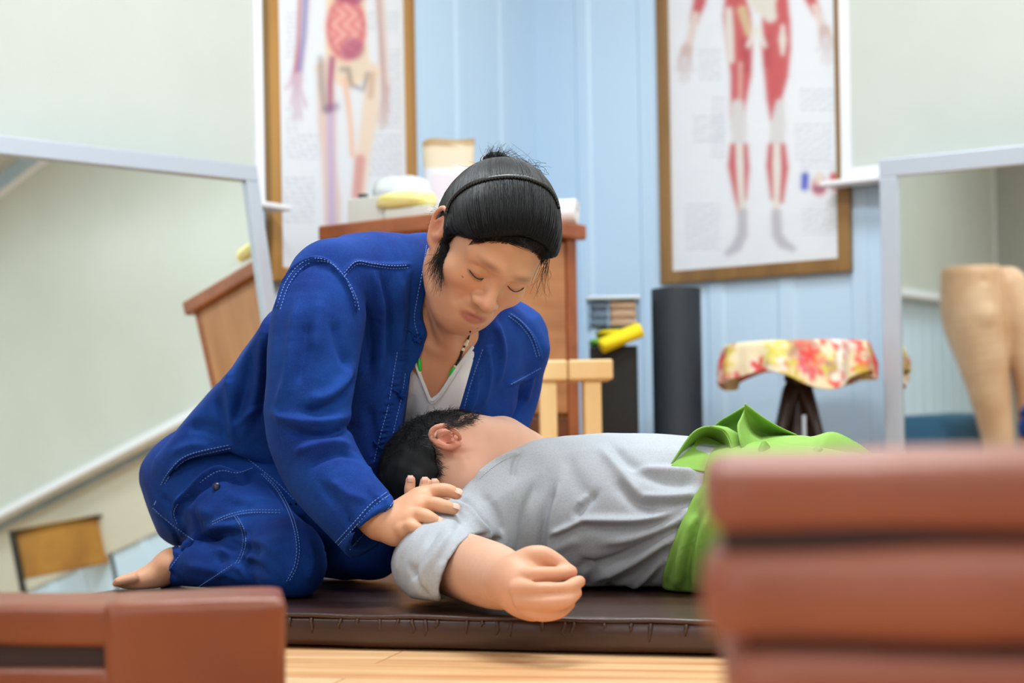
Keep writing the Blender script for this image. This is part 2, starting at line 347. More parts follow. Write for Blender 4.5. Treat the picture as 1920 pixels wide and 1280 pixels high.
def organ_chart(C, q, V):
    for t in ((535, 565, 20, 110), (535, 560, 200, 300), (690, 745, 20, 60), (720, 750, 90, 240), (560, 600, 250, 300), (690, 750, 250, 330), (530, 590, 330, 420)): C = text_rows(C, q, *t)
    bone, pnk, prp, blu = (232, 212, 178), (224, 138, 134), (150, 96, 140), (140, 146, 196)
    C = poly_limb(C, q, [(573, -40, 9), (568, 60, 8), (559, 125, 9), (555, 150, 12)], (208, 190, 200)); C = poly_limb(C, q, [(574, -40, 4), (568, 70, 4), (560, 130, 5)], blu)
    C = poly_limb(C, q, [(562, -40, 2), (558, 80, 2), (553, 140, 3)], (190, 90, 110))
    for (x, y) in [(536, 165), (545, 195), (552, 222), (563, 222), (572, 198)]: C = poly_limb(C, q, [(555, 145, 4), (x, y, 3)], (206, 180, 196), 0.85)
    C = poly_limb(C, q, [(708, -40, 9), (716, 60, 8), (718, 130, 8), (722, 170, 9)], (226, 206, 196)); C = poly_limb(C, q, [(708, -20, 3), (716, 120, 4), (720, 190, 3)], (180, 140, 140), 0.7)
    for (x, y) in [(708, 225), (714, 240), (722, 232), (727, 210)]: C = poly_limb(C, q, [(722, 165, 4), (x, y, 3)], (206, 180, 176), 0.85)
    # torso, pelvis, legs
    C = poly_limb(C, q, [(648, -40, 40), (648, 30, 36), (648, 70, 38), (650, 120, 42)], (240, 212, 176), 0.85)
    C = poly_limb(C, q, [(600, 130, 10), (660, 120, 24), (700, 140, 10)], (232, 214, 190)); 
    C = poly_limb(C, q, [(610, 130, 16), (612, 220, 18), (616, 300, 14), (622, 380, 16), (622, 520, 12)], (226, 200, 190))
    C = poly_limb(C, q, [(698, 130, 12), (692, 220, 16), (680, 290, 13), (672, 360, 13)], (238, 216, 196))
    C = poly_limb(C, q, [(646, 150, 6), (656, 230, 5), (660, 290, 5)], (238, 196, 170)); C = poly_limb(C, q, [(618, 200, 6), (620, 320, 6), (622, 500, 8)], (196, 176, 212), 0.9)
    C = poly_limb(C, q, [(674, 300, 10), (668, 370, 9), (668, 500, 8)], (214, 140, 140), 0.8)
    C = poly_limb(C, q, [(640, 130, 4), (652, 130, 5), (658, 160, 4), (680, 168, 3), (688, 140, 4)], (130, 110, 110), 0.7)
    C = poly_limb(C, q, [(600, 110, 5), (602, 160, 6), (608, 205, 5)], (130, 130, 120), 0.6); C = poly_limb(C, q, [(697, 140, 5), (694, 180, 5)], (190, 150, 120), 0.6)
    C = poly_limb(C, q, [(622, 110, 6), (618, 160, 5), (618, 205, 4)], (168, 70, 120), 0.9)
    C = poly_limb(C, q, [(612, 205, 8), (628, 200, 8)], (120, 90, 130), 0.5)
    # gut
    d = np.sqrt(((q[:, 0]-648)/38)**2+((q[:, 1]-52)/62)**2)-1; m = soft(d*40, 2)
    C = mixc(C, m, pnk); wv = 0.5+0.5*np.sin(q[:, 0]*0.28+2.5*np.sin(q[:, 1]*0.17)); C = mixc(C, m*wv, (238, 176, 166), 0.8); C = mixc(C, m*soft(np.abs(d+0.15)*40-4, 2), (196, 88, 108), 0.6)
    d = np.sqrt(((q[:, 0]-660)/22)**2+((q[:, 1]-92)/20)**2)-1; C = mixc(C, soft(d*20, 2), (176, 92, 124), 0.75)
    C = poly_limb(C, q, [(640, -20, 22), (665, -10, 18)], (168, 72, 108), 0.9)
    return C
chart('R', 0.40, 1.075, 0.762, 2.2, 'framed_muscle_chart', 'brown framed anatomy chart of leg muscles on the blue right wall', M_frame_brown, muscle_chart)
chart('L', 0.7187, 1.386, 0.72, 2.2, 'framed_organ_chart', 'oak framed anatomy chart of organs and vessels on the wall behind the cabinet', M_frame_gold, organ_chart)

# ---------------------------------------------------------------- mirrors
def standing_mirror(c, h, d, n, wd, ht, fw, label):
    """c outer top corner, h along the top edge, d down, n out of the glass"""
    M = frame(c, h, d, n)
    root = empty('standing_mirror', np.array(c)+np.array(h)*wd/2+np.array(d)*ht, label, 'mirror', 'framed standing mirrors')
    link('mirror_glass', boxes(M, [((fw-0.004, fw-0.004, -0.006), (wd-fw+0.004, ht-fw+0.004, 0.0))]), M_mirror, root)
    link('backing_board', boxes(M, [((fw-0.004, fw-0.004, -0.016), (wd-fw+0.004, ht-fw+0.004, -0.0065))]), M_black, root)
    link('mirror_frame', boxes(M, [((0, 0, -0.026), (wd, fw, 0.012), 0.003), ((0, ht-fw, -0.026), (wd, ht, 0.012), 0.003), ((0, fw, -0.026), (fw, ht-fw, 0.012), 0.003), ((wd-fw, fw, -0.026), (wd, ht-fw, 0.012), 0.003)]), M_alu, root)
    return root
def mirror_axes(phi, al, ro, side):
    s = side; h = np.array([s*math.cos(phi), -math.sin(phi), 0]); n0 = np.array([-s*math.sin(phi), -math.cos(phi), 0])
    n = n0*math.cos(al)+np.array([0, 0, math.sin(al)]); dn = -(np.array([0, 0, 1])*math.cos(al)-n0*math.sin(al))
    return h*math.cos(ro)+dn*math.sin(ro), dn*math.cos(ro)-h*math.sin(ro), n
phi, al, ro = math.radians(51.73), math.radians(8.39), math.radians(1.53)
hL, dL_, nL = mirror_axes(phi, al, ro, -1); cL = P(476, 312, 4.497)
# frame axes must be right handed for x=h, y=d, z=n, or mirrored: build it from explicit axes
standing_mirror(cL, hL, dL_, nL, 1.0, 0.985+0.353, 0.044, 'silver framed mirror leaning on the left wall, reflecting the cabinet')
hR, dR_, nR = mirror_axes(math.radians(31.5), math.radians(-0.8), 0.0, 1); cR = P(1650, 300, 4.95)
standing_mirror(cR, hR, dR_, nR, 0.60, 1.415, 0.053, 'silver framed mirror standing at the right wall, reflecting tan mannequin legs')
def refl_point(c, n, px, py, L):
    """world point seen in a mirror at pixel px, py after a further L metres"""
    d = P(px, py, 1)-CC; t = ((c-CC)@n)/(d@n); X = CC+d*t; d = d/np.linalg.norm(d); e = d-2*(d@n)*n
    return X+e*L
# ---------------------------------------------------------------- cabinet
MC = frame(room(0, 0, 0), RX, RYv, (0, 0, 1))     # x = a, y = b ; left-handed so boxes stay boxes
cab = empty('wooden_cabinet', room(0.45, 1.22, FLOOR), 'brown wooden cabinet with thick top standing in the corner behind the kneeling man', 'cabinet')
a0, a1, b0, b1, ht = 0.19, 0.695, 1.0, 1.447, 0.805
link('cabinet_body', boxes(MC, [((a0, b0, FLOOR), (a1-0.02, b1, ht), 0.003)]), M_cabv, cab)
link('cabinet_top', boxes(MC, [((0.17, 0.98, ht), (0.72, 1.467, ht+0.042), 0.006)]), M_cab_top, cab)
link('corner_stile', boxes(MC, [((a1-0.02, b0, FLOOR), (a1+0.004, b0+0.045, ht), 0.004)]), M_cab_top, cab)
link('corner_stile', boxes(MC, [((a1-0.02, b1-0.045, FLOOR), (a1+0.004, b1, ht), 0.004)]), M_cab_top, cab)
for k, (z0, z1, m) in enumerate(((0.33, 0.795, M_cab), (-0.30, 0.32, M_cab_drk))):
    d = link('door', boxes(MC, [((a1-0.02, b0+0.05, z0), (a1-0.002, b1-0.05, z1), 0.004)]), m, cab)
    link('door_handle', boxes(MC, [((a1-0.002, 1.30, 0.41 if z0 > 0 else 0.0), (a1+0.018, 1.312, 0.51 if z0 > 0 else 0.1), 0.003)]), M_alu, d)
# ---------------------------------------------------------------- things on the cabinet
TOPZ = ht+0.042
def at_cab(px, a):     # height/position helper is only used to lay things out along the top
    return None
def thing_mesh(name, me, m, label, cat, group=None, smooth=False):
    return tag(link(name, me, m, smooth=smooth), label, cat, group)
def crumple(M, lo, hi, amp, seed, n=16, power=3.0):
    """soft packet: subdivided superellipsoid with folds, sitting on lo z"""
    V, Fc = [], []
    c = (np.array(lo)+np.array(hi))/2; r = (np.array(hi)-np.array(lo))/2
    for i in range(n+1):
        for j in range(2*n):
            th = math.pi*i/n; ph = math.pi*j/n
            d = np.array([math.sin(th)*math.cos(ph), math.sin(th)*math.sin(ph), math.cos(th)])
            s = (np.abs(d)**power).sum()**(-1/power); V.append(d*s)
    V = np.array(V); N0 = nz(V, 4.5, seed)+0.6*nz(V, 9, seed+1); V = V*(1+amp*N0[:, None]*np.array([1, 1, 1])); V[:, 2] = np.maximum(V[:, 2], -1)
    V = c+V*r
    for i in range(n):
        for j in range(2*n): Fc.append((i*2*n+j, i*2*n+(j+1) % (2*n), (i+1)*2*n+(j+1) % (2*n), (i+1)*2*n+j))
    V = [M @ Vector(v) for v in V]
    return V, Fc
M_boxwhite = mat('box_white_card', srgb(220, 222, 216), 0.5)
M_yel = mat('pale_yellow_plastic', srgb(240, 226, 130), 0.45, noise=(14, srgb(246, 236, 176), 2, None))
M_tissue = mat('tissue_white', srgb(214, 218, 216), 0.8, noise=(10, srgb(200, 206, 208), 2, None))
M_tan = mat('beige_plastic', srgb(222, 196, 130), 0.5)
M_paper = mat('white_paper_roll', srgb(240, 242, 248), 0.7)
M_ink = mat('blue_ink', srgb(40, 60, 210), 0.5)
M_kraft = mat('kraft_fold', srgb(176, 142, 96), 0.6)
thing_mesh('cardboard_box', boxes(MC, [((0.235, 1.33, TOPZ), (0.36, 1.42, TOPZ+0.07), 0.003)]), M_boxwhite, 'small white carton on the left end of the cabinet top', 'box')
bb = thing_mesh('cardboard_box', boxes(MC, [((0.37, 1.35, TOPZ), (0.52, 1.43, TOPZ+0.028), 0.003)]), M_boxwhite, 'flat white carton lying under the yellow packet on the cabinet', 'box')
v = crumple(MC, (0.335, 1.34, TOPZ+0.028), (0.50, 1.44, TOPZ+0.075), 0.05, 3)
thing_mesh('soft_packet', merged([v]), M_yel, 'crumpled pale yellow soft packet on the cabinet top beside the white carton', 'packet', smooth=True)
v = crumple(MC, (0.47, 1.26, TOPZ), (0.60, 1.34, TOPZ+0.03), 0.06, 8)
thing_mesh('soft_packet', merged([v]), M_tan, 'flat beige packet on the cabinet top just left of the kneeling man', 'packet', smooth=True)
v = crumple(MC, (0.20, 1.17, TOPZ), (0.375, 1.31, TOPZ+0.15), 0.20, 14, 22, 2.0)
thing_mesh('crumpled_bag', merged([v]), M_tissue, 'crumpled translucent white plastic bag behind the yellow packet on the cabinet', 'bag', smooth=True)
bt = thing_mesh('small_bottle', merged([lathe(MC @ Matrix.Translation((0.20, 1.31, TOPZ)), [(0, 0), (0.017, 0), (0.018, 0.075), (0.012, 0.082), (0, 0.082)])]), M_paper, 'small white bottle with a dark cap at the left end of the cabinet', 'bottle', smooth=True)
link('bottle_cap', merged([lathe(MC @ Matrix.Translation((0.20, 1.31, TOPZ+0.082)), [(0, 0), (0.014, 0), (0.014, 0.016), (0, 0.016)])]), mat('bottle_cap_green', srgb(36, 58, 56), 0.4), bt)
# standing paper sack behind his head
def sack(name, M, w_, d_, h_, seed, label, mats, lean=0.0):
    n = 30; V, Fc = [], []
    for i in range(n+1):
        t = i/n
        for k in range(32):
            an = 2*math.pi*k/32; cx = abs(math.cos(an))**0.5*math.copysign(1, math.cos(an)); sy = abs(math.sin(an))**0.5*math.copysign(1, math.sin(an))
            p = np.array([cx*w_/2*(1+0.10*t*(t > 0.5)), sy*d_/2*(1-0.72*t), t*h_+0.006*math.sin(3*an+seed)*t])
            p += 0.005*np.array([nz(p[None]*18, 1, seed)[0], nz(p[None]*18, 1, seed+3)[0], 0]); p[0] += lean*t
            V.append(p)
    for i in range(n):
        for k in range(32): Fc.append((i*32+k, i*32+(k+1) % 32, (i+1)*32+(k+1) % 32, (i+1)*32+k))
    Fc.append(tuple(range(32))[::-1]); Fc.append(tuple(range(n*32, n*32+32)))
    me = raw_mesh([M @ Vector(p) for p in V], Fc); C = np.tile(lin((218, 217, 224)), (len(V), 1)); z = np.array([p[2] for p in V])/h_; x = np.array([p[0] for p in V])/w_
    y = np.array([p[1] for p in V])
    C[z > 0.70] = lin((214, 198, 172)); C[z > 0.94] = lin((168, 138, 92)); C[(np.abs(z-0.87) < 0.035) & (np.abs(x+0.12) < 0.09)] = lin((44, 64, 214)); m = (z < 0.62) & (z > 0.35) & (np.abs(x) < 0.35); C[m] = C[m]*0.5+lin(mats[1])*0.5
    paint(me, C); return thing_mesh(name, me, M_print, label, 'bag', smooth=True)
s1 = sack('paper_sack', MC @ Matrix.Translation((0.335, 1.09, TOPZ)) @ Matrix.Rotation(-0.6, 4, 'Z'), 0.135, 0.085, 0.26, 2, 'white paper sack with folded kraft top and blue mark standing behind the kneeling man', ((190, 160, 116), (216, 190, 200)))
# paper roll
MRo = frame(room(0.668, 1.032, TOPZ+0.0345), (0, 0, 1), (-0.25, -1, 0), (1, -0.25, 0))
thing_mesh('paper_roll', merged([lathe(MRo, [(0.012, -0.052), (0.034, -0.052), (0.034, 0.046), (0.012, 0.046), (0.012, -0.052)])]), M_paper, 'white paper roll lying on the right end of the cabinet top', 'paper roll', smooth=False)

# ---------------------------------------------------------------- pine stool
ZS = 4.16; qs = P(1150, 711, ZS); sh = qs[2]
MS = frame((qs[0], qs[1], 0), (-1, 0.0, 0), (0.0, 1, 0), (0, 0, 1))
st = empty('pine_stool', MS @ Vector((0.12, 0.11, FLOOR)), 'low pale pine stool standing right of the kneeling man, before the cabinet', 'stool')
link('seat', boxes(MS, [((0.0, 0.0, sh), (0.109, 0.20, sh+0.05), 0.006), ((0.111, 0.0, sh), (0.235, 0.20, sh+0.05), 0.006)]), M_pine, st)
for x in (0.029, 0.138):
    for y in (0.01, 0.15): link('leg', boxes(MS, [((x, y, FLOOR), (x+0.042, y+0.04, sh), 0.004)]), M_pine, st)
    link('stretcher', boxes(MS, [((x+0.01, 0.055, -0.15), (x+0.03, 0.165, -0.11), 0.003)]), M_pine, st)

# ---------------------------------------------------------------- bin with towels and box of folded cloths
ZB = 5.0
def vbox(px0, px1, yaw, z, dep):   # frame with x to the right starting at px0
    q0 = P(px0, 814, z); wd = (px1-px0)/FOC*z
    return frame((q0[0], q0[1], 0), (math.cos(yaw), math.sin(yaw), 0), (-math.sin(yaw), math.cos(yaw), 0), (0, 0, 1)), wd
MB, wb = vbox(1108, 1198, -0.05, ZB, 0.3)
hb = P(0, 655, ZB)[2]-0.0
hb = CAM_H+(814-652)/FOC*ZB
V = []
bn = thing_mesh('storage_bin', boxes(MB, [((0, 0, FLOOR), (wb, 0.22, FLOOR+0.012), 0.004), ((0, 0, FLOOR), (0.006, 0.22, hb), 0.002), ((wb-0.006, 0, FLOOR), (wb, 0.22, hb), 0.002), ((0.004, 0, FLOOR), (wb-0.004, 0.006, hb), 0.002), ((0.004, 0.214, FLOOR), (wb-0.004, 0.22, hb), 0.002), ((0.004, 0.004, hb-0.03), (wb-0.004, 0.216, hb-0.024), 0.001)]), M_black, 'tall black bin beside the cabinet under the yellow towel', 'bin')
M_yt = mat('yellow_towel', srgb(246, 222, 20), 0.75, bump=(160, 0.3, 0.002)); M_gt = mat('green_towel', srgb(110, 200, 70), 0.8, bump=(160, 0.3, 0.002))
v = crumple(MB, (0.0, -0.004, hb), (wb*0.75, 0.20, hb+0.028), 0.05, 21, 16, 3.5); thing_mesh('folded_towel', merged([v]), M_gt, 'bright green towel folded on the black bin under the yellow one', 'towel', smooth=True)
def rolled(M, a, b, r, seed, sq=0.7):
    a, b = np.array(a), np.array(b); ax = b-a; L = np.linalg.norm(ax); ax /= L; up = np.array([0, 0, 1.0]); s = np.cross(ax, up); s /= np.linalg.norm(s); u = np.cross(s, ax)
    V, Fc = [], []; n = 20; m = 14
    prof = [(0, 0.25), (0.0, 0.6), (0.02, 0.9)]+[(t, 1.0) for t in np.linspace(0.06, 0.94, m)]+[(0.98, 0.9), (1, 0.6), (1, 0.25)]
    for t, rr in prof:
        for k in range(n):
            an = 2*math.pi*k/n; q = a+ax*L*t+(s*math.cos(an)+u*math.sin(an)*sq)*r*rr*(1+0.05*math.sin(3*an+seed+4*t)); V.append(M @ Vector(q))
    for i in range(len(prof)-1):
        for k in range(n): Fc.append((i*n+k, i*n+(k+1) % n, (i+1)*n+(k+1) % n, (i+1)*n+k))
    Fc.append(tuple(range(n))[::-1]); Fc.append(tuple(range((len(prof)-1)*n, len(prof)*n))); return V, Fc
v = rolled(MB, (0.030, -0.05, hb-0.004), (wb+0.012, -0.035, hb+0.045), 0.032, 1); v2 = crumple(MB, (0.02, -0.02, hb+0.028), (wb, 0.2, hb+0.05), 0.05, 24, 14, 3.5)
thing_mesh('rolled_towel', merged([v, v2]), M_yt, 'yellow towel with a rolled edge hanging over the front of the black bin', 'towel', smooth=True)
bz = hb+0.052
M_clear = mat('clear_box_plastic', srgb(244, 248, 250), 0.05, trans=1.0, spec=0.4); M_clear.node_tree.nodes['Principled BSDF'].inputs['IOR'].default_value = 1.15
bx = empty('plastic_box', MB @ Vector((wb/2, 0.1, bz)), 'clear plastic box of folded cloths on top of the black bin', 'box')
link('box_shell', boxes(MB, [((-0.004, 0.0, bz), (wb+0.008, 0.004, bz+0.085), 0.001), ((-0.004, 0.19, bz), (wb+0.008, 0.194, bz+0.085), 0.001), ((-0.004, 0, bz), (0.0, 0.194, bz+0.085), 0.001), ((wb+0.004, 0, bz), (wb+0.008, 0.194, bz+0.085), 0.001), ((-0.004, 0, bz), (wb+0.008, 0.194, bz+0.003), 0.001)]), M_clear, bx)
link('box_lid', boxes(MB, [((-0.008, -0.004, bz+0.085), (wb+0.012, 0.198, bz+0.096), 0.003)]), mat('box_lid_plastic', srgb(206, 222, 236), 0.3), bx)
M_pch = mat('peach_cloth', srgb(236, 196, 164), 0.8); M_sl = mat('slate_cloth', srgb(140, 160, 186), 0.8)
for k in range(3):
    z0 = bz+0.005+k*0.026
    thing_mesh('folded_cloth', boxes(MB, [((0.004, 0.012, z0), (wb*0.40, 0.18, z0+0.024), 0.009, 3)]), M_sl, 'slate blue folded cloth at the left of the clear box, %s of its pile' % ('bottom', 'middle', 'top')[k], 'cloth', 'folded cloths in the clear box')
    thing_mesh('folded_cloth', boxes(MB, [((wb*0.43, 0.012, z0), (wb, 0.18, z0+0.024), 0.009, 3)]), M_pch, 'peach folded cloth at the right of the clear box, %s of its pile' % ('bottom', 'middle', 'top')[k], 'cloth', 'folded cloths in the clear box')

# ---------------------------------------------------------------- rolled exercise mat
q = P(1274, 814, 5.05); rr = 51.5/FOC*5.05; hh = CAM_H+(814-547)/FOC*5.05
MR = frame((q[0], q[1], 0), (1, 0, 0), (0, 1, 0), (0, 0, 1))
prof = []
V, Fc = [], []
pts = []
turns = 5; n = 220
for i in range(n+1):
    t = i/n; an = t*turns*2*math.pi+0.7; r_ = rr*(1-0.80*t); pts.append((math.cos(an)*r_, math.sin(an)*r_))
for z in (FLOOR, hh):
    for i, (x, y) in enumerate(pts):
        l = math.hypot(x, y); ins = (l-0.014)/l; V += [(q[0]+x, q[1]+y, z), (q[0]+x*ins, q[1]+y*ins, z)]
k = 2*(n+1)
for i in range(n):
    a, b, c, d = 2*i, 2*i+2, 2*i+1, 2*i+3
    Fc += [(a, b, b+k, a+k), (d, c, c+k, d+k), (a+k, b+k, d+k, c+k), (a, c, d, b)]
Fc += [(0, k, k+1, 1), (2*n, 2*n+1, k+2*n+1, k+2*n)]
me = raw_mesh(V, Fc); thing_mesh('rolled_exercise_mat', me, M_rubber, 'thick charcoal foam mat rolled up and standing against the blue wall', 'mat')

# ---------------------------------------------------------------- small table with the floral cloth
ZT = 4.95; qt = P(1497, 814, ZT); tz = CAM_H+(814-654)/FOC*ZT; R_ = 0.198
root = empty('pedestal_table', (qt[0], qt[1], FLOOR), 'small dark wooden pedestal table under a floral cloth by the blue wall', 'table')
Mt = Matrix.Translation((qt[0], qt[1], 0))
link('table_top', merged([lathe(Mt, [(0, tz-0.03), (R_*0.96, tz-0.03), (R_, tz-0.02), (R_, tz-0.008), (R_*0.98, tz-0.003), (0, tz-0.003)])]), M_darkwood, root, smooth=True)
link('pedestal', merged([lathe(Mt, [(0, 0.12), (0.03, 0.12), (0.045, 0.18), (0.05, 0.24), (0.036, 0.30), (0.026, 0.36), (0.03, 0.40), (0.04, tz-0.10), (0.026, tz-0.06), (0.06, tz-0.03), (0, tz-0.03)], 24)]), M_darkwood, root, smooth=True)
for k in range(4):
    an = math.radians(-90+90*k+38)
    pts = [(qt[0]+math.cos(an)*r, qt[1]+math.sin(an)*r, z) for r, z in ((0.0, 0.42), (0.025, 0.39), (0.045, 0.34), (0.068, 0.28), (0.095, 0.20), (0.13, 0.04), (0.165, -0.16), (0.2, FLOOR+0.012))]
    link('leg', merged([tube(pts, [0.022, 0.026, 0.023, 0.019, 0.017, 0.016, 0.015, 0.014], 10)]), M_darkwood, root, smooth=True)
# cloth: square cloth over the round top, corners hang in points
nr, na = 60, 160; S = R_+0.135; V = []; u = []
for i in range(nr):
    for j in range(na):
        an = 2*math.pi*j/na; hang = 0.118+0.022*math.sin(3*an-0.6)+0.012*math.sin(5*an+2)
        r = (i+0.15)/(nr-1)*(R_+hang); e = 0.02
        if r < R_: p = (r*math.cos(an), r*math.sin(an), tz+0.002*math.sin(r*30+2*an)*(r/R_))
        else:
            ov = r-R_; w_ = min(1, ov/0.07)
            rad = R_+min(ov, e)*0.5+w_*(0.012*math.sin(9*an+1.0)+0.007*math.sin(15*an))+0.012*w_
            p = (rad*math.cos(an), rad*math.sin(an), tz-max(0, ov-0.010)*0.97)
        V.append((qt[0]+p[0], qt[1]+p[1], p[2])); u.append((S+r*math.cos(an), S+r*math.sin(an)))
idx = np.arange(nr*na).reshape(nr, na); ix2 = np.roll(idx, -1, 1)
Fc = np.stack([idx[:-1], idx[1:], ix2[1:], ix2[:-1]], -1).reshape(-1, 4).tolist()+[list(idx[0])]
me = raw_mesh(V, Fc); V = np.array(V); u = np.array(u)
C = np.tile(lin((246, 232, 196)), (len(V), 1)); rg = np.random.default_rng(5)
pal = [(226, 92, 110), (236, 70, 62), (214, 196, 76), (240, 150, 130), (226, 214, 110), (190, 150, 130), (232, 120, 150), (250, 246, 236)]
for k in range(170):
    c0 = rg.uniform(0, 2*S, 2); r0 = rg.uniform(0.022, 0.055); dd = u-c0; rr_ = np.linalg.norm(dd, axis=1); an = np.arctan2(dd[:, 1], dd[:, 0])
    pet = r0*(0.75+0.3*np.cos(5*an+k)); C = mixc(C, soft(rr_-pet, 0.0025), pal[rg.integers(len(pal))], 0.95); C = mixc(C, soft(rr_-r0*0.3, 0.002), pal[rg.integers(3)], 0.6)
paint(me, C); me.update()
o = thing_mesh('floral_tablecloth', me, mat('floral_cotton', (1, 1, 1, 1), 0.75, vcol=True), 'cream tablecloth with pink, red and yellow flowers hanging over the small table', 'tablecloth', smooth=True)
sm = o.modifiers.new('s', 'SOLIDIFY'); sm.thickness = 0.002; sm.offset = 1
pr = thing_mesh('metal_rod', merged([tube([(qt[0]-0.024, qt[1]-0.24, FLOOR), (qt[0]-0.024, qt[1]-0.24, 0.315)], 0.006, 10)]), M_alu, 'short pale metal rod standing upright in front of the dark table legs', 'rod')

# ---------------------------------------------------------------- seen in the left mirror: chair by the right wall
ctr = refl_point(cL, nL, 118, 1030, 4.0)
chz = ctr[2]
MCh = frame((ctr[0], ctr[1], 0), (0.12, 1, 0), (-1, 0.12, 0), (0, 0, 1))
ch = empty('wooden_chair', (ctr[0]-0.2, ctr[1], FLOOR), 'chair with honey wooden back panel and black metal frame, seen in the left mirror', 'chair')
M_honey = wood_mat('honey_wood', srgb(204, 146, 56), srgb(164, 108, 36), (4, 1, 1), 5, 0.4)
M_blkmetal = mat('black_painted_steel', srgb(26, 28, 26), 0.35)
hw = 0.215
link('backrest', boxes(MCh, [((-hw, -0.012, chz-0.10), (hw, 0.012, chz+0.13), 0.008)]), M_honey, ch)
link('back_frame', merged([tube([MCh @ Vector(p) for p in ((-hw+0.01, 0.03, 0.12), (-hw+0.01, 0.03, chz+0.115), (hw-0.01, 0.03, chz+0.115), (hw-0.01, 0.03, 0.12))], 0.017, 10)]), M_blkmetal, ch)
link('seat', boxes(MCh, [((-0.2, 0.02, 0.12), (0.2, 0.42, 0.15), 0.01)]), M_honey, ch)
for sx in (-0.19, 0.19):
    for sy in (0.03, 0.38): link('leg', merged([tube([MCh @ Vector((sx, sy, FLOOR)), MCh @ Vector((sx, sy, 0.12))], 0.014, 8)]), M_blkmetal, ch)

# seen in the right mirror: tan mannequin legs and a blue seat cushion near the left wall
def mir(px, py, L): return refl_point(cR, nR, px, py, L)
LM = 3.55
# ---------------------------------------------------------------- folded floor mattresses in the foreground
def wrinkle(V, seed, amp): return amp*(nz(V*np.array([14, 14, 22]), 1.0, seed)+0.5*nz(V*np.array([40, 40, 30]), 1.0, seed+1))
def soft_box(M, lo, hi, r, seg_len, amp, seed, puff=0.0):
    """dense rounded box with shallow creases"""
    lo, hi = np.array(lo, float), np.array(hi, float); c = (lo+hi)/2; h = (hi-lo)/2
    bm = bmesh.new(); faces_v = {}
    V, Fc = [], []
    for ax in range(3):
        o1, o2 = (ax+1) % 3, (ax+2) % 3
        n1 = max(4, int(2*h[o1]/seg_len)); n2 = max(4, int(2*h[o2]/seg_len))
        def grid(n): 
            t = np.linspace(-1, 1, n+1); return t
        for s in (-1, 1):
            base = len(V)
            g1 = grid(n1); g2 = grid(n2)
            for a in g1:
                for b in g2:
                    p = np.zeros(3); p[ax] = s; p[o1] = a; p[o2] = b; V.append(p*h)
            for i in range(n1):
                for j in range(n2):
                    f = (base+i*(n2+1)+j, base+(i+1)*(n2+1)+j, base+(i+1)*(n2+1)+j+1, base+i*(n2+1)+j+1); Fc.append(f if s > 0 else f[::-1])
    V = np.array(V); inner = np.clip(V, -(h-r), h-r); d = V-inner; L = np.linalg.norm(d, axis=1, keepdims=True); nn = d/np.maximum(L, 1e-9)
    q = inner+nn*r
    if puff: 
        e = 1-np.abs(q/h)**2; q = q+nn*puff*(np.sort(e, axis=1)[:, 1:2])
    Wd = np.array([M @ Vector(x) for x in (q+c)]); q = q+nn*wrinkle(Wd, seed, amp)[:, None]
    Wd = [M @ Vector(x) for x in (q+c)]
    me = raw_mesh(Wd, Fc); bm.from_mesh(me); bmesh.ops.remove_doubles(bm, verts=bm.verts[:], dist=1e-5); bmesh.ops.recalc_face_normals(bm, faces=bm.faces[:]); bm.to_mesh(me); bm.free()
    return me
def folded_mattress(M, wd, dep, layers, lt, gap, label, seed, wrap, dz=0.0, shifts=None):
    root = empty('folded_mattress', M @ Vector((wd/2, dep/2, 0)), label, 'mattress', 'folded chestnut mattresses in the foreground')
    for k in range(layers):
        z0 = dz+k*(lt+gap); sx = shifts[k] if shifts else 0.0
        link('cushion_layer', soft_box(M, (sx, 0, z0), (wd+sx, dep, z0+lt), 0.007, 0.009, 0.0030, seed+k, 0.002), M_leather_hazed, root, smooth=True)
        if k < layers-1: link('seam_band', boxes(M, [((0.006+sx, 0.006, z0+lt-0.004), (wd-0.01+sx, dep-0.01, z0+lt+gap+0.004))]), M_seam, root)
    if wrap: link('end_gusset', soft_box(M, wrap[0], wrap[1], 0.006, 0.012, 0.001, seed+40), M_leather, root, smooth=True)
    return root
# right stack
qR = P(1320, 814, 0.68); MFR = frame((qR[0], qR[1], 0), (1, -0.12, 0), (0.12, 1, 0), (0, 0, 1))
lt, gp = 0.0315, 0.0072
topz = CAM_H+(814-868)/FOC*0.68
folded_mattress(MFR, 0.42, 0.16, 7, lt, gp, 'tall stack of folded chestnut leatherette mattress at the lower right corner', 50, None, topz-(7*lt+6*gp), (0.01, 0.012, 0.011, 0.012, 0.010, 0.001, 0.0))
# left stack
qN = P(200, 814, 1.40); yaw = 0.22
tL = CAM_H-(1122-814)/FOC*1.40
MFL = frame((qN[0], qN[1], 0), (1, -0.24, 0), (0.24, 1, 0), (0, 0, 1))
MFG = frame((qN[0], qN[1], 0), (1, 0.16, 0), (-0.16, 1, 0), (0, 0, 1))
ltL = 0.0365; gpL = (tL-3*ltL)/2
fl = empty('folded_mattress', MFL @ Vector((-0.2, 0.08, 0)), 'low folded chestnut leatherette mattress at the lower left corner', 'mattress', 'folded chestnut mattresses in the foreground')
for k in range(3):
    z0 = k*(ltL+gpL)
    link('cushion_layer', soft_box(MFL, (-0.45, 0.0, z0+0.0015), (0.004, 0.125, z0+ltL), 0.005, 0.008, 0.0016, 60+k, 0.001), M_leather, fl, smooth=True)
    if k < 2: link('seam_band', boxes(MFL, [((-0.45, 0.006, z0+ltL-0.004), (-0.001, 0.12, z0+ltL+gpL+0.004))]), M_seam, fl)
link('end_cushion', soft_box(MFG, (-0.004, 0.0, 0.0015), (0.142, 0.125, tL), 0.004, 0.008, 0.0016, 66, 0.0005), M_leather, fl, smooth=True)

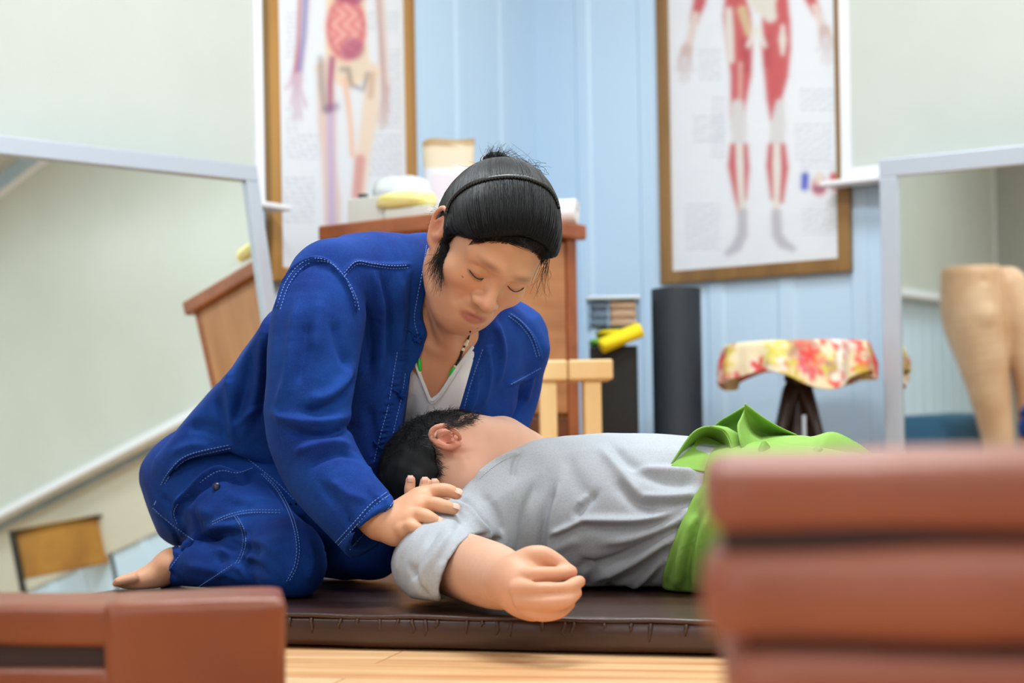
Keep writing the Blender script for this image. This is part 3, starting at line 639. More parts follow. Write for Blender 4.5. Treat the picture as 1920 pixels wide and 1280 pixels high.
# ---------------------------------------------------------------- low vinyl treatment mat under the two men
m0 = P(520, 1215, 1.0); 
# front lower edge runs from pixel (520, 1214) to (1310, 1231) on the floor
def floor_pt(px, py, z=0.0):
    d = P(px, py, 1)-CC; t = (z-CAM_H)/d[2]; return CC+d*t
fa = floor_pt(520, 1214); fb = floor_pt(1310, 1232); ex = (fb-fa); ex = ex/np.linalg.norm(ex); ey = np.array([-ex[1], ex[0], 0])
MM = frame(fa, ex, ey, (0, 0, 1)); MAT_H = 0.046
tag(link('wooden_platform', boxes(MM, [((-0.66, -2.1, FLOOR), (2.5, 0.72, -0.0005), 0.004)]), M_floor), 'low pale wooden platform carrying the brown mat and both men', 'platform')
tm = empty('treatment_mat', MM @ Vector((0.6, 0.45, 0)), 'thin dark brown vinyl floor mat that both men are on', 'mat')
me = soft_box(MM, (-0.42, 0, 0.0015), (1.75, 0.68, MAT_H), 0.012, 0.012, 0.0011, 77, 0.0)
link('mat_pad', me, M_mat, tm, smooth=True)
# pleats along the stitched front edge
rg = np.random.default_rng(7); parts = []
x = -0.2
while x < 0.75:
    zz = MAT_H-0.006; L = rg.uniform(0.008, 0.024)
    pts = [MM @ Vector((x, 0.004, zz+0.003)), MM @ Vector((x+rg.uniform(-.002, .002), 0.0008, zz-0.003)), MM @ Vector((x+rg.uniform(-.004, .004), 0.0008, zz-L*0.6)), MM @ Vector((x+rg.uniform(-.004, .004), 0.0012, zz-L))]
    parts.append(tube(pts, [0.001, 0.0030, 0.0022, 0.0004], 8)); x += rg.uniform(0.012, 0.045)
link('edge_pleat', merged(parts), M_mat, tm, smooth=True)['kind'] = 'stuff'
link('edge_piping', merged([tube([MM @ Vector((x, 0.003, MAT_H-0.003+0.0008*math.sin(40*x))) for x in np.linspace(-0.41, 1.74, 160)], 0.0032, 8)]), M_mat, tm, smooth=True)
def mat_top(px, py): return floor_pt(px, py, MAT_H)
# ---------------------------------------------------------------- sculpting: signed distance solids meshed with surface nets
DETAIL = 1.0
def catmull(A, n=5):
    A = np.asarray(A, float)
    if len(A) < 3: return A
    B = np.vstack([2*A[0]-A[1], A, 2*A[-1]-A[-2]]); out = []
    for i in range(1, len(B)-2):
        for t in np.linspace(0, 1, n, endpoint=False):
            out.append(0.5*((2*B[i])+(B[i+1]-B[i-1])*t+(2*B[i-1]-5*B[i]+4*B[i+1]-B[i+2])*t*t+(3*B[i]-B[i-1]-3*B[i+1]+B[i+2])*t**3))
    return np.array(out+[A[-1]])
class Solid:
    def __init__(s): s.ops = []
    def copy(s):
        t = Solid(); t.ops = list(s.ops); return t
    def op(s, mode, f, c, R, k=0.0): s.ops.append((mode, f, np.asarray(c, float), float(R), float(k))); return s
    def chain(s, pts, rs, k=0.01, mode='u', flat=None, n=5, off=0.0):
        """swept round limb through pts with radii rs; flat=(normal, ratio)"""
        A = np.c_[np.asarray(pts, float), np.asarray(rs, float)]; A = catmull(A, n) if len(A) > 2 else A
        Q, r = A[:, :3], A[:, 3]+off; c = (Q.min(0)+Q.max(0))/2; R = np.max(np.linalg.norm(Q-c, axis=1)+r)
        if flat is not None:
            nv = np.asarray(flat[0], float); nv /= np.linalg.norm(nv); q = flat[1]; Qs = Q+(1/q-1)*((Q-c)@nv)[:, None]*nv
            R = R/min(q, 1) if q < 1 else R*q
        def f(X):
            if flat is not None: X = X+(1/q-1)*((X-c)@nv)[:, None]*nv; QQ = Qs
            else: QQ = Q
            best = np.full(len(X), 1e3); x0 = (X.min(0)+X.max(0))/2; rd = np.linalg.norm(X.max(0)-X.min(0))/2
            mid = (QQ[1:]+QQ[:-1])/2; hl = np.linalg.norm(QQ[1:]-QQ[:-1], axis=1)/2; dm = np.linalg.norm(mid-x0, axis=1); ub = (dm+hl+rd-np.minimum(r[1:], r[:-1])).min()
            for i in np.nonzero(dm-hl-rd-np.maximum(r[1:], r[:-1]) <= ub)[0]:
                a = QQ[i]; ab = QQ[i+1]-a; L = ab@ab
                t = np.clip(((X-a)@ab)/(L+1e-12), 0, 1)
                e = X-a-t[:, None]*ab; d = np.sqrt(np.einsum('ij,ij->i', e, e))-(r[i]+(r[i+1]-r[i])*t); np.minimum(best, d, out=best)
            return best*(min(1, q) if flat is not None else 1.0)
        return s.op(mode, f, c, R, k)
    def ell(s, c, r, axes=None, k=0.01, mode='u', off=0.0):
        c = np.asarray(c, float); r = np.asarray(r, float)+off; A = np.eye(3) if axes is None else np.asarray(axes, float)
        def f(X):
            Y = (X-c)@A.T; k0 = np.sqrt(((Y/r)**2).sum(1)); k1 = np.sqrt(((Y/(r*r))**2).sum(1)); return np.where(k0 < 1e-6, -r.min(), k0*(k0-1)/np.maximum(k1, 1e-9))
        return s.op(mode, f, c, r.max(), k)
    def prism(s, poly, z0, z1, k=0.004, mode='s', grow=0.0):
        """solid behind a pixel outline between two distances"""
        poly = np.asarray(poly, float)
        def f(X):
            q = proj(X); Z = X[:, 1]; d = poly_sd(q, poly)*Z/FOC-grow; return np.maximum(d, np.maximum(z0-Z, Z-z1))
        c = np.array([P(poly[:, 0].mean(), poly[:, 1].mean(), (z0+z1)/2)])[0]
        R = np.linalg.norm((poly.max(0)-poly.min(0)))/2*z1/FOC*1.2+abs(z1-z0)/2+0.05
        return s.op(mode, f, c, R if mode != 'i' else 1e3, k)
    def half(s, p, nrm, k=0.004, mode='s', R=1e3):
        p = np.asarray(p, float); nrm = np.asarray(nrm, float); nrm = nrm/np.linalg.norm(nrm)
        return s.op(mode, lambda X: -((X-p)@nrm), p, R, k)     # removes the side nrm points to
    def ridge(s, pts, w, amp, n=4, taper=True, nrm=None):
        Q = np.asarray(pts, float)
        if len(Q) > 2: Q = catmull(Q, n)
        c = (Q.min(0)+Q.max(0))/2; R = np.max(np.linalg.norm(Q-c, axis=1))+(2.6*w if nrm is None else 3.5*w+abs(amp)*1.5); T = np.linspace(0, 1, len(Q))
        def f(X):
            best = np.full(len(X), 1e3); bt = np.zeros(len(X)); x0 = (X.min(0)+X.max(0))/2; rd = np.linalg.norm(X.max(0)-X.min(0))/2
            mid = (Q[1:]+Q[:-1])/2; hl = np.linalg.norm(Q[1:]-Q[:-1], axis=1)/2
            sel = np.nonzero(np.linalg.norm(mid-x0, axis=1)-hl-rd < (2.6*w if nrm is None else 3.5*w+abs(amp)*1.5))[0]
            if not len(sel): return np.zeros(len(X))
            for i in sel:
                a = Q[i]; ab = Q[i+1]-a; t = np.clip(((X-a)@ab)/(ab@ab+1e-12), 0, 1); e = X-a-t[:, None]*ab
                if nrm is not None: hgt = e@nrm[i]; e = e-hgt[:, None]*nrm[i]*0.92
                d = np.sqrt(np.einsum('ij,ij->i', e, e))
                m = d < best; best[m] = d[m]; bt[m] = (T[i]+(T[i+1]-T[i])*t)[m]
            g = amp*np.exp(-(best/w)**2)
            if taper: g = g*np.clip(np.minimum(bt, 1-bt)*5+0.25, 0, 1)
            return g
        return s.op('d', f, c, R)
    def bump(s, f, c, R): return s.op('d', f, c, R)
    def ev(s, X, ops=None):
        d = np.full(len(X), 0.3)
        for mode, f, c, R, k in (s.ops if ops is None else ops):
            if mode == 'd': d = d-f(X); continue
            e = f(X)
            if mode == 'u':
                if k > 0: h = np.maximum(k-np.abs(d-e), 0)/k; d = np.minimum(d, e)-h*h*k*0.25
                else: d = np.minimum(d, e)
            else:
                if mode == 's': e = -e
                if k > 0: h = np.maximum(k-np.abs(d-e), 0)/k; d = np.maximum(d, e)+h*h*k*0.25
                else: d = np.maximum(d, e)
        return d
    def near(s, c, rad):
        out = []
        for o in s.ops:
            lb = np.linalg.norm(o[2]-c)-o[3]
            if o[0] == 'd': ok = lb < rad
            elif o[0] == 'i': ok = True
            else: ok = lb < rad+o[4]+0.02
            if ok: out.append(o)
        return out
    def bounds(s):
        lo = np.full(3, 1e9); hi = -lo
        for m, f, c, R, k in s.ops:
            if m == 'u': lo = np.minimum(lo, c-R); hi = np.maximum(hi, c+R)
        return lo-0.02, hi+0.02
    def mesh(s, h, clip=None):
        h = h*DETAIL; lo, hi = s.bounds()
        if clip is not None: lo = np.maximum(lo, clip[0]); hi = np.minimum(hi, clip[1])
        B = 8; SB = 4; nb = np.ceil((hi-lo)/(h*B)).astype(int); ns = -(-nb//SB)
        bs = h*B; lat = np.stack(np.meshgrid(*[np.arange(B+1)]*3, indexing='ij'), -1).reshape(-1, 3)
        NX = (nb+2)*B+4; Lk = lambda I: (I[..., 0]*NX[1]+I[..., 1])*NX[2]+I[..., 2]
        vk, vp, qa = [], [], []
        boff = np.stack(np.meshgrid(*[np.arange(SB)]*3, indexing='ij'), -1).reshape(-1, 3)
        for si in np.ndindex(*ns):
            s0 = np.array(si)*SB; cen = lo+(s0+SB/2)*bs; rad = SB*bs*0.87
            ops = s.near(cen, rad+0.01)
            if not any(o[0] == 'u' for o in ops): continue
            bl = s0+boff; bl = bl[(bl < nb).all(1)]
            cb = lo+(bl+0.5)*bs; d = s.ev(cb, ops)
            bl = bl[np.abs(d) < bs*0.87*1.45+0.004]
            if not len(bl): continue
            I = (bl[:, None, :]*B+lat[None]); X = lo+I.reshape(-1, 3)*h
            D = s.ev(X, ops).reshape(len(bl), B+1, B+1, B+1)
            D = np.where(D == 0, 1e-9, D); S = D < 0
            for b in range(len(bl)):
                Sb = S[b]
                if Sb.all() or not Sb.any(): continue
                Db = D[b]; base = bl[b]*B
                c8 = np.stack([Sb[i:B+i, j:B+j, k:B+k] for i in (0, 1) for j in (0, 1) for k in (0, 1)], -1)
                m = c8.any(-1) & ~c8.all(-1); cells = np.argwhere(m)
                if not len(cells): continue
                acc = np.zeros((len(cells), 3)); cnt = np.zeros(len(cells))
                for ax in range(3):
                    o1, o2 = (ax+1) % 3, (ax+2) % 3
                    for u in (0, 1):
                        for v in (0, 1):
                            p0 = cells.copy(); p0[:, o1] += u; p0[:, o2] += v; p1 = p0.copy(); p1[:, ax] += 1
                            a = Db[p0[:, 0], p0[:, 1], p0[:, 2]]; c = Db[p1[:, 0], p1[:, 1], p1[:, 2]]; mm = (a < 0) != (c < 0)
                            t = np.where(mm, a/np.where(mm, a-c, 1), 0); pp = p0.astype(float); pp[:, ax] += t; acc += pp*mm[:, None]; cnt += mm
                vk.append(Lk(cells+base+1)); vp.append(lo+(acc/cnt[:, None]+base)*h)
                for ax in range(3):
                    sl0 = [slice(0, B)]*3; sl1 = [slice(0, B)]*3; sl1[ax] = slice(1, B+1)
                    A = Sb[tuple(sl0)]; C = Sb[tuple(sl1)]; e = np.argwhere(A != C)
                    if not len(e): continue
                    inside = A[e[:, 0], e[:, 1], e[:, 2]]; g = e+base+1; o1 = np.zeros(3, int); o2 = np.zeros(3, int); o1[(ax+1) % 3] = 1; o2[(ax+2) % 3] = 1
                    q = np.stack([Lk(g-o1-o2), Lk(g-o2), Lk(g), Lk(g-o1)], 1); q[~inside] = q[~inside][:, ::-1]; qa.append(q)
        vk = np.concatenate(vk); vp = np.concatenate(vp); qa = np.concatenate(qa)
        u, ix = np.unique(vk, return_index=True); V = vp[ix]
        F = np.searchsorted(u, qa); F = np.minimum(F, len(u)-1); ok = (u[F] == qa).all(1); F = F[ok]
        return V, F
def smooth_mesh(V, F, it=1, lam=0.5):
    a = np.concatenate([F[:, k] for k in range(4)]*2); b = np.concatenate([F[:, (k+1) % 4] for k in range(4)]+[F[:, (k-1) % 4] for k in range(4)]); n = np.maximum(np.bincount(a, minlength=len(V)), 1)
    for _ in range(it):
        S = np.stack([np.bincount(a, V[b, k], len(V)) for k in range(3)], 1); V = V+(S/n[:, None]-V)*lam
    return V
def mesh_np(V, F):
    me = bpy.data.meshes.new('m'); me.vertices.add(len(V)); me.vertices.foreach_set('co', np.asarray(V, np.float32).ravel())
    me.loops.add(F.size); me.loops.foreach_set('vertex_index', F.astype(np.int32).ravel()); me.polygons.add(len(F))
    me.polygons.foreach_set('loop_start', np.arange(0, F.size, 4, dtype=np.int32)); me.polygons.foreach_set('loop_total', np.full(len(F), 4, np.int32))
    me.update(calc_edges=True); me.validate(); return me
def keep_big(V, F, share=0.02):
    """drop stray crumbs"""
    lab = np.arange(len(V))
    while True:
        m = lab[F].min(1); new = lab.copy()
        for k in range(4): np.minimum.at(new, F[:, k], m)
        new = new[new]
        if (new == lab).all(): break
        lab = new
    u, c = np.unique(lab, return_counts=True); good = u[c > share*len(V)]; kv = np.isin(lab, good); idx = np.cumsum(kv)-1
    F = F[kv[F[:, 0]]]; return V[kv], idx[F]
def poly_sd(q, P_):
    d = np.full(len(q), 1e18); s = np.ones(len(q)); n = len(P_); j = n-1
    for i in range(n):
        e = P_[j]-P_[i]; w_ = q-P_[i]; t = np.clip((w_@e)/(e@e+1e-12), 0, 1); b = w_-t[:, None]*e; d = np.minimum(d, (b*b).sum(1))
        c1 = q[:, 1] >= P_[i][1]; c2 = q[:, 1] < P_[j][1]; c3 = e[0]*w_[:, 1] > e[1]*w_[:, 0]
        fl = (c1 & c2 & c3) | (~c1 & ~c2 & ~c3); s = np.where(fl, -s, s); j = i
    return s*np.sqrt(d)
def trace(S, pix, z0=1.9, z1=3.2):
    """points of the solid's surface seen at the pixels"""
    pix = np.asarray(pix, float); D = np.stack([RV*(x-960)/FOC+UV*(814-y)/FOC+np.array([0, 1.0, 0]) for x, y in pix]); t = np.full(len(pix), float(z0)); act = np.arange(len(pix))
    ops = [o for o in S.ops]
    for it in range(110):
        X = CC+D[act]*t[act, None]; d = S.ev(X, ops); t[act] += np.maximum(d, 0)*0.7+0.0002; act = act[(d >= 0.0007) & (t[act] < z1)]
        if not len(act): break
    t = np.where(t >= z1, np.nan, t)
    if np.isnan(t).any():
        g = ~np.isnan(t); t = np.interp(np.arange(len(t)), np.arange(len(t))[g], t[g]) if g.any() else np.full(len(t), (z0+z1)/2)
    return CC+D*t[:, None]
def trace_many(S, lists, z0=1.9):
    n = [len(l) for l in lists]; Q = trace(S, np.concatenate([np.asarray(l, float) for l in lists]), z0); return np.split(Q, np.cumsum(n)[:-1])
def dens(pix, step=14):
    pix = np.asarray(pix, float); pix = catmull(pix, 6) if len(pix) > 2 else pix; out = [pix[0]]
    for a, b in zip(pix[:-1], pix[1:]):
        n = max(1, int(np.linalg.norm(b-a)/step)); out += [a+(b-a)*(i+1)/n for i in range(n)]
    return np.array(out)
AMP = 1.0
def folds(S, lst, z0=1.9):
    """lst of (pixel polyline, width m, amplitude m): ridges (+) and creases (-) laid on the surface"""
    base = S.copy()
    for Q, (pix, w_, a) in zip(trace_many(S, [dens(l[0], 20) for l in lst], z0), lst):
        g = np.stack([base.ev(Q+np.eye(3)[i]*0.004)-base.ev(Q-np.eye(3)[i]*0.004) for i in range(3)], 1); g /= np.linalg.norm(g, axis=1, keepdims=True)+1e-9
        S.ridge(Q, w_, a*AMP, n=1, nrm=g)
    return S
def stitch_rows(S, rows, z0=1.9, **kw):
    out = []
    for Q in trace_many(S, [dens(r_, 9) for r_ in rows], z0): out += stitches(Q, **kw)
    return out
def stitches(Q, rad=0.0009, length=0.0032, gap=0.0018, lift=0.0003):
    seg_ = np.linalg.norm(np.diff(Q, axis=0), axis=1)
    ok = seg_ < 0.03; cum = np.r_[0, np.cumsum(seg_)]; out = []; x = 0.0; tot = cum[-1]
    while x+length < tot:
        a = np.array([np.interp(x, cum, Q[:, k]) for k in range(3)]); b = np.array([np.interp(x+length, cum, Q[:, k]) for k in range(3)])
        if np.linalg.norm(b-a) < length*1.6:
            g = (CC-a); g /= np.linalg.norm(g); out.append(tube([a+g*lift*0.2, (a+b)/2+g*(lift+rad*0.5), b+g*lift*0.2], [rad*0.6, rad, rad*0.6], 5))
        x += length+gap
    return out
def G(l): return [P(*t[:3]) for t in l], [t[3]*t[2]/FOC for t in l]
def solid_part(name, S, h, m, parent, it=1, crumbs=0.02, colf=None, clip=None):
    V, F = S.mesh(h, clip); V, F = keep_big(V, F, crumbs); V = smooth_mesh(V, F, it) if it else V
    me = mesh_np(V, F)
    if colf is not None: paint(me, colf(V))
    return link(name, me, m, parent, smooth=True)
# ---------------------------------------------------------------- people: materials
M_skin = mat('warm_skin', (1, 1, 1, 1), 0.52, 0.4, vcol=True, sss=0.12, bump=(700, 0.06, 0.0008))
def denim_mat():
    m = bpy.data.materials.new('indigo_denim'); m.use_nodes = True; nt = m.node_tree; N = nt.nodes; b = N['Principled BSDF']; L = nt.links
    tc = N.new('ShaderNodeTexCoord')
    def no(s, d, r=0.6):
        t = N.new('ShaderNodeTexNoise'); t.inputs['Scale'].default_value = s; t.inputs['Detail'].default_value = d; t.inputs['Roughness'].default_value = r; L.new(tc.outputs['Object'], t.inputs['Vector']); return t
    a = no(9, 4); f = no(900, 3, 0.8); g = no(120, 4, 0.8)
    r1 = N.new('ShaderNodeMapRange'); r1.inputs[1].default_value = 0.35; r1.inputs[2].default_value = 0.72; L.new(a.outputs[0], r1.inputs[0])
    mx = N.new('ShaderNodeMix'); mx.data_type = 'RGBA'; mx.inputs[6].default_value = srgb(6, 40, 116); mx.inputs[7].default_value = srgb(14, 66, 148); L.new(r1.outputs[0], mx.inputs[0])
    r2 = N.new('ShaderNodeMapRange'); r2.inputs[1].default_value = 0.56; r2.inputs[2].default_value = 0.8; r2.inputs[4].default_value = 0.55; L.new(f.outputs[0], r2.inputs[0])
    m2 = N.new('ShaderNodeMix'); m2.data_type = 'RGBA'; m2.inputs[7].default_value = srgb(80, 130, 204); L.new(r2.outputs[0], m2.inputs[0]); L.new(mx.outputs[2], m2.inputs[6])
    L.new(m2.outputs[2], b.inputs['Base Color']); b.inputs['Roughness'].default_value = 0.85; b.inputs['Specular IOR Level'].default_value = 0.2; b.inputs['Sheen Weight'].default_value = 0.05; b.inputs['Sheen Roughness'].default_value = 0.4
    b.inputs['Sheen Tint'].default_value = srgb(120, 160, 230)
    ad = N.new('ShaderNodeMath'); ad.operation = 'ADD'; L.new(g.outputs[0], ad.inputs[0]); L.new(f.outputs[0], ad.inputs[1])
    bp = N.new('ShaderNodeBump'); bp.inputs['Strength'].default_value = 0.35; bp.inputs['Distance'].default_value = 0.0012; L.new(ad.outputs[0], bp.inputs['Height']); L.new(bp.outputs[0], b.inputs['Normal'])
    return m
M_denim = denim_mat()
M_stitch = mat('pale_blue_thread', srgb(96, 136, 208), 0.7)
M_tee = mat('white_cotton', srgb(226, 230, 238), 0.8, bump=(500, 0.15, 0.0008))
M_hair = mat('black_hair', srgb(8, 8, 10), 0.65, 0.2)
M_hairs = mat('black_hair_strand', srgb(11, 12, 16), 0.42, 0.35)
M_greyhair = mat('greying_hair', srgb(54, 50, 50), 0.5)
M_band = mat('black_band_plastic', srgb(22, 25, 28), 0.28)
M_bead_g = mat('green_glass_bead', srgb(40, 206, 74), 0.25); M_bead_w = mat('white_bead', srgb(238, 232, 216), 0.3); M_bead_k = mat('black_bead', srgb(14, 14, 14), 0.3)
M_nail = mat('finger_nail', srgb(232, 186, 168), 0.3)
M_lash = mat('dark_lash', srgb(40, 28, 24), 0.6)
SK = lin((218, 164, 130))
# ---------------------------------------------------------------- kneeling man: head frame
HR = np.array([[-0.812, 0.152, 0.563], [-0.490, -0.702, -0.518], [0.316, -0.696, 0.644]])
HR, _ = np.linalg.qr(HR); HR = HR*np.sign(np.diag(HR.T@np.array([[-0.812, 0.152, 0.563], [-0.490, -0.702, -0.518], [0.316, -0.696, 0.644]])))
HO = np.array([-0.0391, 2.5326, 0.5451]); HS = 0.96
def Hd(x, y, z): return HO+HR@(np.array([x, y, z])*HS)
def unH(X): return ((X-HO)@HR)/HS
HA = HR.T
def head_ops(S):
    e = lambda c, r, k=0.02, mode='u': S.ell(Hd(*c), np.array(r)*HS, HA, k, mode)
    ch = lambda pts, rs, k=0.012, mode='u': S.chain([Hd(*p) for p in pts], np.array(rs)*HS, k, mode)
    e((0, -0.018, 0.045), (0.073, 0.093, 0.080)); e((0, 0.040, 0.050), (0.062, 0.044, 0.052), 0.03); e((0, 0.042, -0.012), (0.060, 0.044, 0.066), 0.03)
    for s in (-1, 1):
        e((s*0.043, 0.056, -0.012), (0.023, 0.022, 0.019), 0.025)
        ch([(s*0.062, -0.004, -0.030), (s*0.057, 0.010, -0.060), (s*0.036, 0.048, -0.081), (s*0.012, 0.072, -0.085)], [0.014, 0.014, 0.014, 0.014], 0.03)
    e((0, 0.045, -0.062), (0.046, 0.040, 0.030), 0.03); e((0, 0.075, -0.077), (0.019, 0.015, 0.014), 0.018)
    e((0, 0.072, -0.048), (0.033, 0.023, 0.026), 0.02)
    # brow ridge
    for s in (-1, 1):
        ch([(s*0.010, 0.086, 0.034), (s*0.030, 0.083, 0.038), (s*0.048, 0.068, 0.034)], [0.008, 0.008, 0.007], 0.02)
        e((s*0.031, 0.101, 0.016), (0.017, 0.017, 0.0105), 0.018, 's')
        e((s*0.031, 0.0695, 0.016), (0.0160, 0.0155, 0.0125), 0.006)
    # nose
    ch([(0, 0.083, 0.026), (0, 0.090, 0.010), (0, 0.100, -0.007), (0, 0.106, -0.017)], [0.0075, 0.008, 0.0100, 0.0122], 0.012)
    e((0, 0.106, -0.0165), (0.0115, 0.0105, 0.0095), 0.006)
    for s in (-1, 1):
        e((s*0.0150, 0.0945, -0.0205), (0.0092, 0.0110, 0.0085), 0.006)
        e((s*0.0075, 0.1000, -0.0300), (0.0042, 0.0062, 0.0050), 0.004, 's')
        S.ridge([Hd(s*0.0195, 0.090, -0.012), Hd(s*0.0225, 0.088, -0.020), Hd(s*0.020, 0.088, -0.026)], 0.0035, -0.0016)
        S.ridge([Hd(s*0.021, 0.088, -0.022), Hd(s*0.029, 0.084, -0.036), Hd(s*0.034, 0.078, -0.052)], 0.006, -0.0022)
    # lips
    ch([(-0.024, 0.0815, -0.0515), (-0.012, 0.0915, -0.0475), (-0.004, 0.0955, -0.0450), (0, 0.0953, -0.0460), (0.004, 0.0955, -0.0450), (0.012, 0.0915, -0.0475), (0.024, 0.0815, -0.0515)], [0.002, 0.0042, 0.005, 0.0048, 0.005, 0.0042, 0.002], 0.004)
    ch([(-0.021, 0.081, -0.0545), (-0.010, 0.0895, -0.0575), (0, 0.092, -0.0590), (0.010, 0.0900, -0.0580), (0.021, 0.081, -0.0545)], [0.002, 0.0056, 0.0074, 0.0056, 0.002], 0.004)
    S.ridge([Hd(-0.026, 0.082, -0.0530), Hd(-0.012, 0.0945, -0.0520), Hd(0, 0.099, -0.0515), Hd(0.012, 0.0945, -0.0520), Hd(0.026, 0.082, -0.0530)], 0.0020, -0.0024)
    S.ridge([Hd(-0.012, 0.086, -0.069), Hd(0, 0.088, -0.069), Hd(0.012, 0.086, -0.069)], 0.006, -0.0022)
    S.ridge([Hd(0, 0.098, -0.031), Hd(0, 0.097, -0.042)], 0.0028, -0.0012)
    for s in (-1, 1):
        # closed lids: lash line and upper crease
        S.ridge([Hd(s*0.0165, 0.0805, 0.0105), Hd(s*0.024, 0.0835, 0.0082), Hd(s*0.033, 0.0838, 0.0078), Hd(s*0.042, 0.079, 0.0100), Hd(s*0.049, 0.072, 0.0135)], 0.0016, -0.0014)
        S.ridge([Hd(s*0.019, 0.083, 0.0215), Hd(s*0.030, 0.084, 0.0255), Hd(s*0.042, 0.078, 0.0235), Hd(s*0.050, 0.070, 0.018)], 0.0022, -0.0012)
        S.ridge([Hd(s*0.020, 0.083, 0.000), Hd(s*0.030, 0.080, -0.004), Hd(s*0.042, 0.074, -0.002)], 0.005, -0.0012)
        # ear
        c = (s*0.077, -0.016, 0.004)
        e((s*0.0745, -0.014, 0.006), (0.011, 0.018, 0.029), 0.006)
        ch([(s*0.073, 0.002, 0.006), (s*0.080, 0.002, 0.022), (s*0.085, -0.010, 0.035), (s*0.089, -0.024, 0.032), (s*0.089, -0.032, 0.014), (s*0.085, -0.028, -0.006), (s*0.079, -0.016, -0.022), (s*0.075, -0.006, -0.026)], [0.0035, 0.0038, 0.0040, 0.0042, 0.0040, 0.0042, 0.0062, 0.0050], 0.003)
        e((s*0.086, -0.012, 0.004), (0.0055, 0.0105, 0.015), 0.003, 's')
        ch([(s*0.082, -0.022, -0.006), (s*0.085, -0.023, 0.006), (s*0.084, -0.018, 0.018)], [0.003, 0.003, 0.0025], 0.003)
        e((s*0.079, 0.0015, -0.002), (0.003, 0.0035, 0.0045), 0.003)
def torso_axes(S, off):
    pass
def hand_chain(S, pts, rs, k=0.004, off=0.0):
    q, r = G([(a[0], a[1], a[2], b) for a, b in zip(pts, rs)]); S.chain(q, r, k, n=6, off=off)
def arms_torso(S, off, k=0.03, arms=True, legs=True):
    """trunk and upper limbs; off thickens it for clothing"""
    q, r = G([(625, 525, 2.52, 78), (790, 545, 2.66, 92), (962, 628, 2.78, 66)]); S.chain(q, r, k, off=off)
    S.ell(P(760, 640, 2.70), (0.115, 0.115, 0.125), None, 0.05, off=off)
    S.ell(P(640, 720, 2.72), (0.115, 0.12, 0.125), None, 0.06, off=off)
    S.ell(P(500, 800, 2.76), (0.115, 0.13, 0.105), None, 0.06, off=off)
    S.ell(P(405, 878, 2.78), (0.100, 0.14, 0.092), None, 0.06, off=off)
# ---- body (skin), one continuous surface
Bd = Solid()
head_ops(Bd)
nb = P(812, 655, 2.65)
Bd.chain([Hd(0, -0.025, -0.035), Hd(0, -0.030, -0.075), nb], [0.052, 0.053, 0.060], 0.03)
arms_torso(Bd, -0.014)
# throat and collar bones
Bd.chain([P(838, 590, 2.54), P(842, 650, 2.585)], [0.012, 0.010], 0.03)
Bd.ell(P(822, 700, 2.66), (0.06, 0.05, 0.09), None, 0.05)
Bd.ridge([P(792, 640, 2.575), P(815, 655, 2.58), P(838, 652, 2.585)], 0.009, 0.004)
Bd.ridge([P(846, 650, 2.585), P(872, 642, 2.60), P(895, 628, 2.63)], 0.009, 0.004)
Bd.ridge([P(800, 560, 2.56), P(815, 610, 2.56), P(838, 648, 2.57)], 0.008, 0.003)
RA = [(620, 530, 2.50, 55), (588, 690, 2.45, 46), (590, 815, 2.42, 42), (655, 920, 2.37, 40), (712, 982, 2.345, 27)]
q, r = G(RA); Bd.chain(q, r, 0.02)
# right hand: back of the hand and four fingers over the lying man's shoulder
Bd.chain(*G([(708, 978, 2.345, 26), (735, 982, 2.345, 30)]), k=0.02)
Bd.chain(*G([(742, 1000, 2.332, 24), (766, 975, 2.332, 26), (795, 938, 2.352, 22)]), k=0.014)
Bd.chain(*G([(738, 968, 2.35, 22), (765, 950, 2.355, 24), (785, 935, 2.36, 20)]), k=0.014)
FING = [[(782, 934, 2.362, 17), (812, 921, 2.356, 14.5), (838, 919, 2.352, 13), (856, 926, 2.352, 11)],
        [(782, 952, 2.340, 16), (812, 945, 2.330, 14.5), (832, 949, 2.326, 13), (850, 954, 2.330, 11)],
        [(768, 976, 2.325, 16), (790, 966, 2.312, 14.5), (806, 971, 2.305, 13), (820, 979, 2.308, 11)],
        [(752, 998, 2.322, 15), (768, 987, 2.308, 13), (781, 990, 2.300, 11.5), (794, 997, 2.302, 10)]]
for f in FING: Bd.chain(*G(f), k=0.005)
Bd.chain(*G([(752, 958, 2.37, 16), (790, 935, 2.392, 14), (826, 925, 2.40, 12), (846, 930, 2.40, 10)]), k=0.006)   # thumb, behind the index finger
for x, y, z in ((786, 930, 2.347), (788, 950, 2.328), (771, 974, 2.312), (756, 994, 2.309)): Bd.ell(P(x, y, z+0.004), (0.0095, 0.008, 0.0085), None, 0.006)
for x, y, z in ((814, 919, 2.348), (812, 943, 2.322), (791, 964, 2.304), (769, 985, 2.301)): Bd.ell(P(x, y, z+0.003), (0.0075, 0.006, 0.0065), None, 0.004)
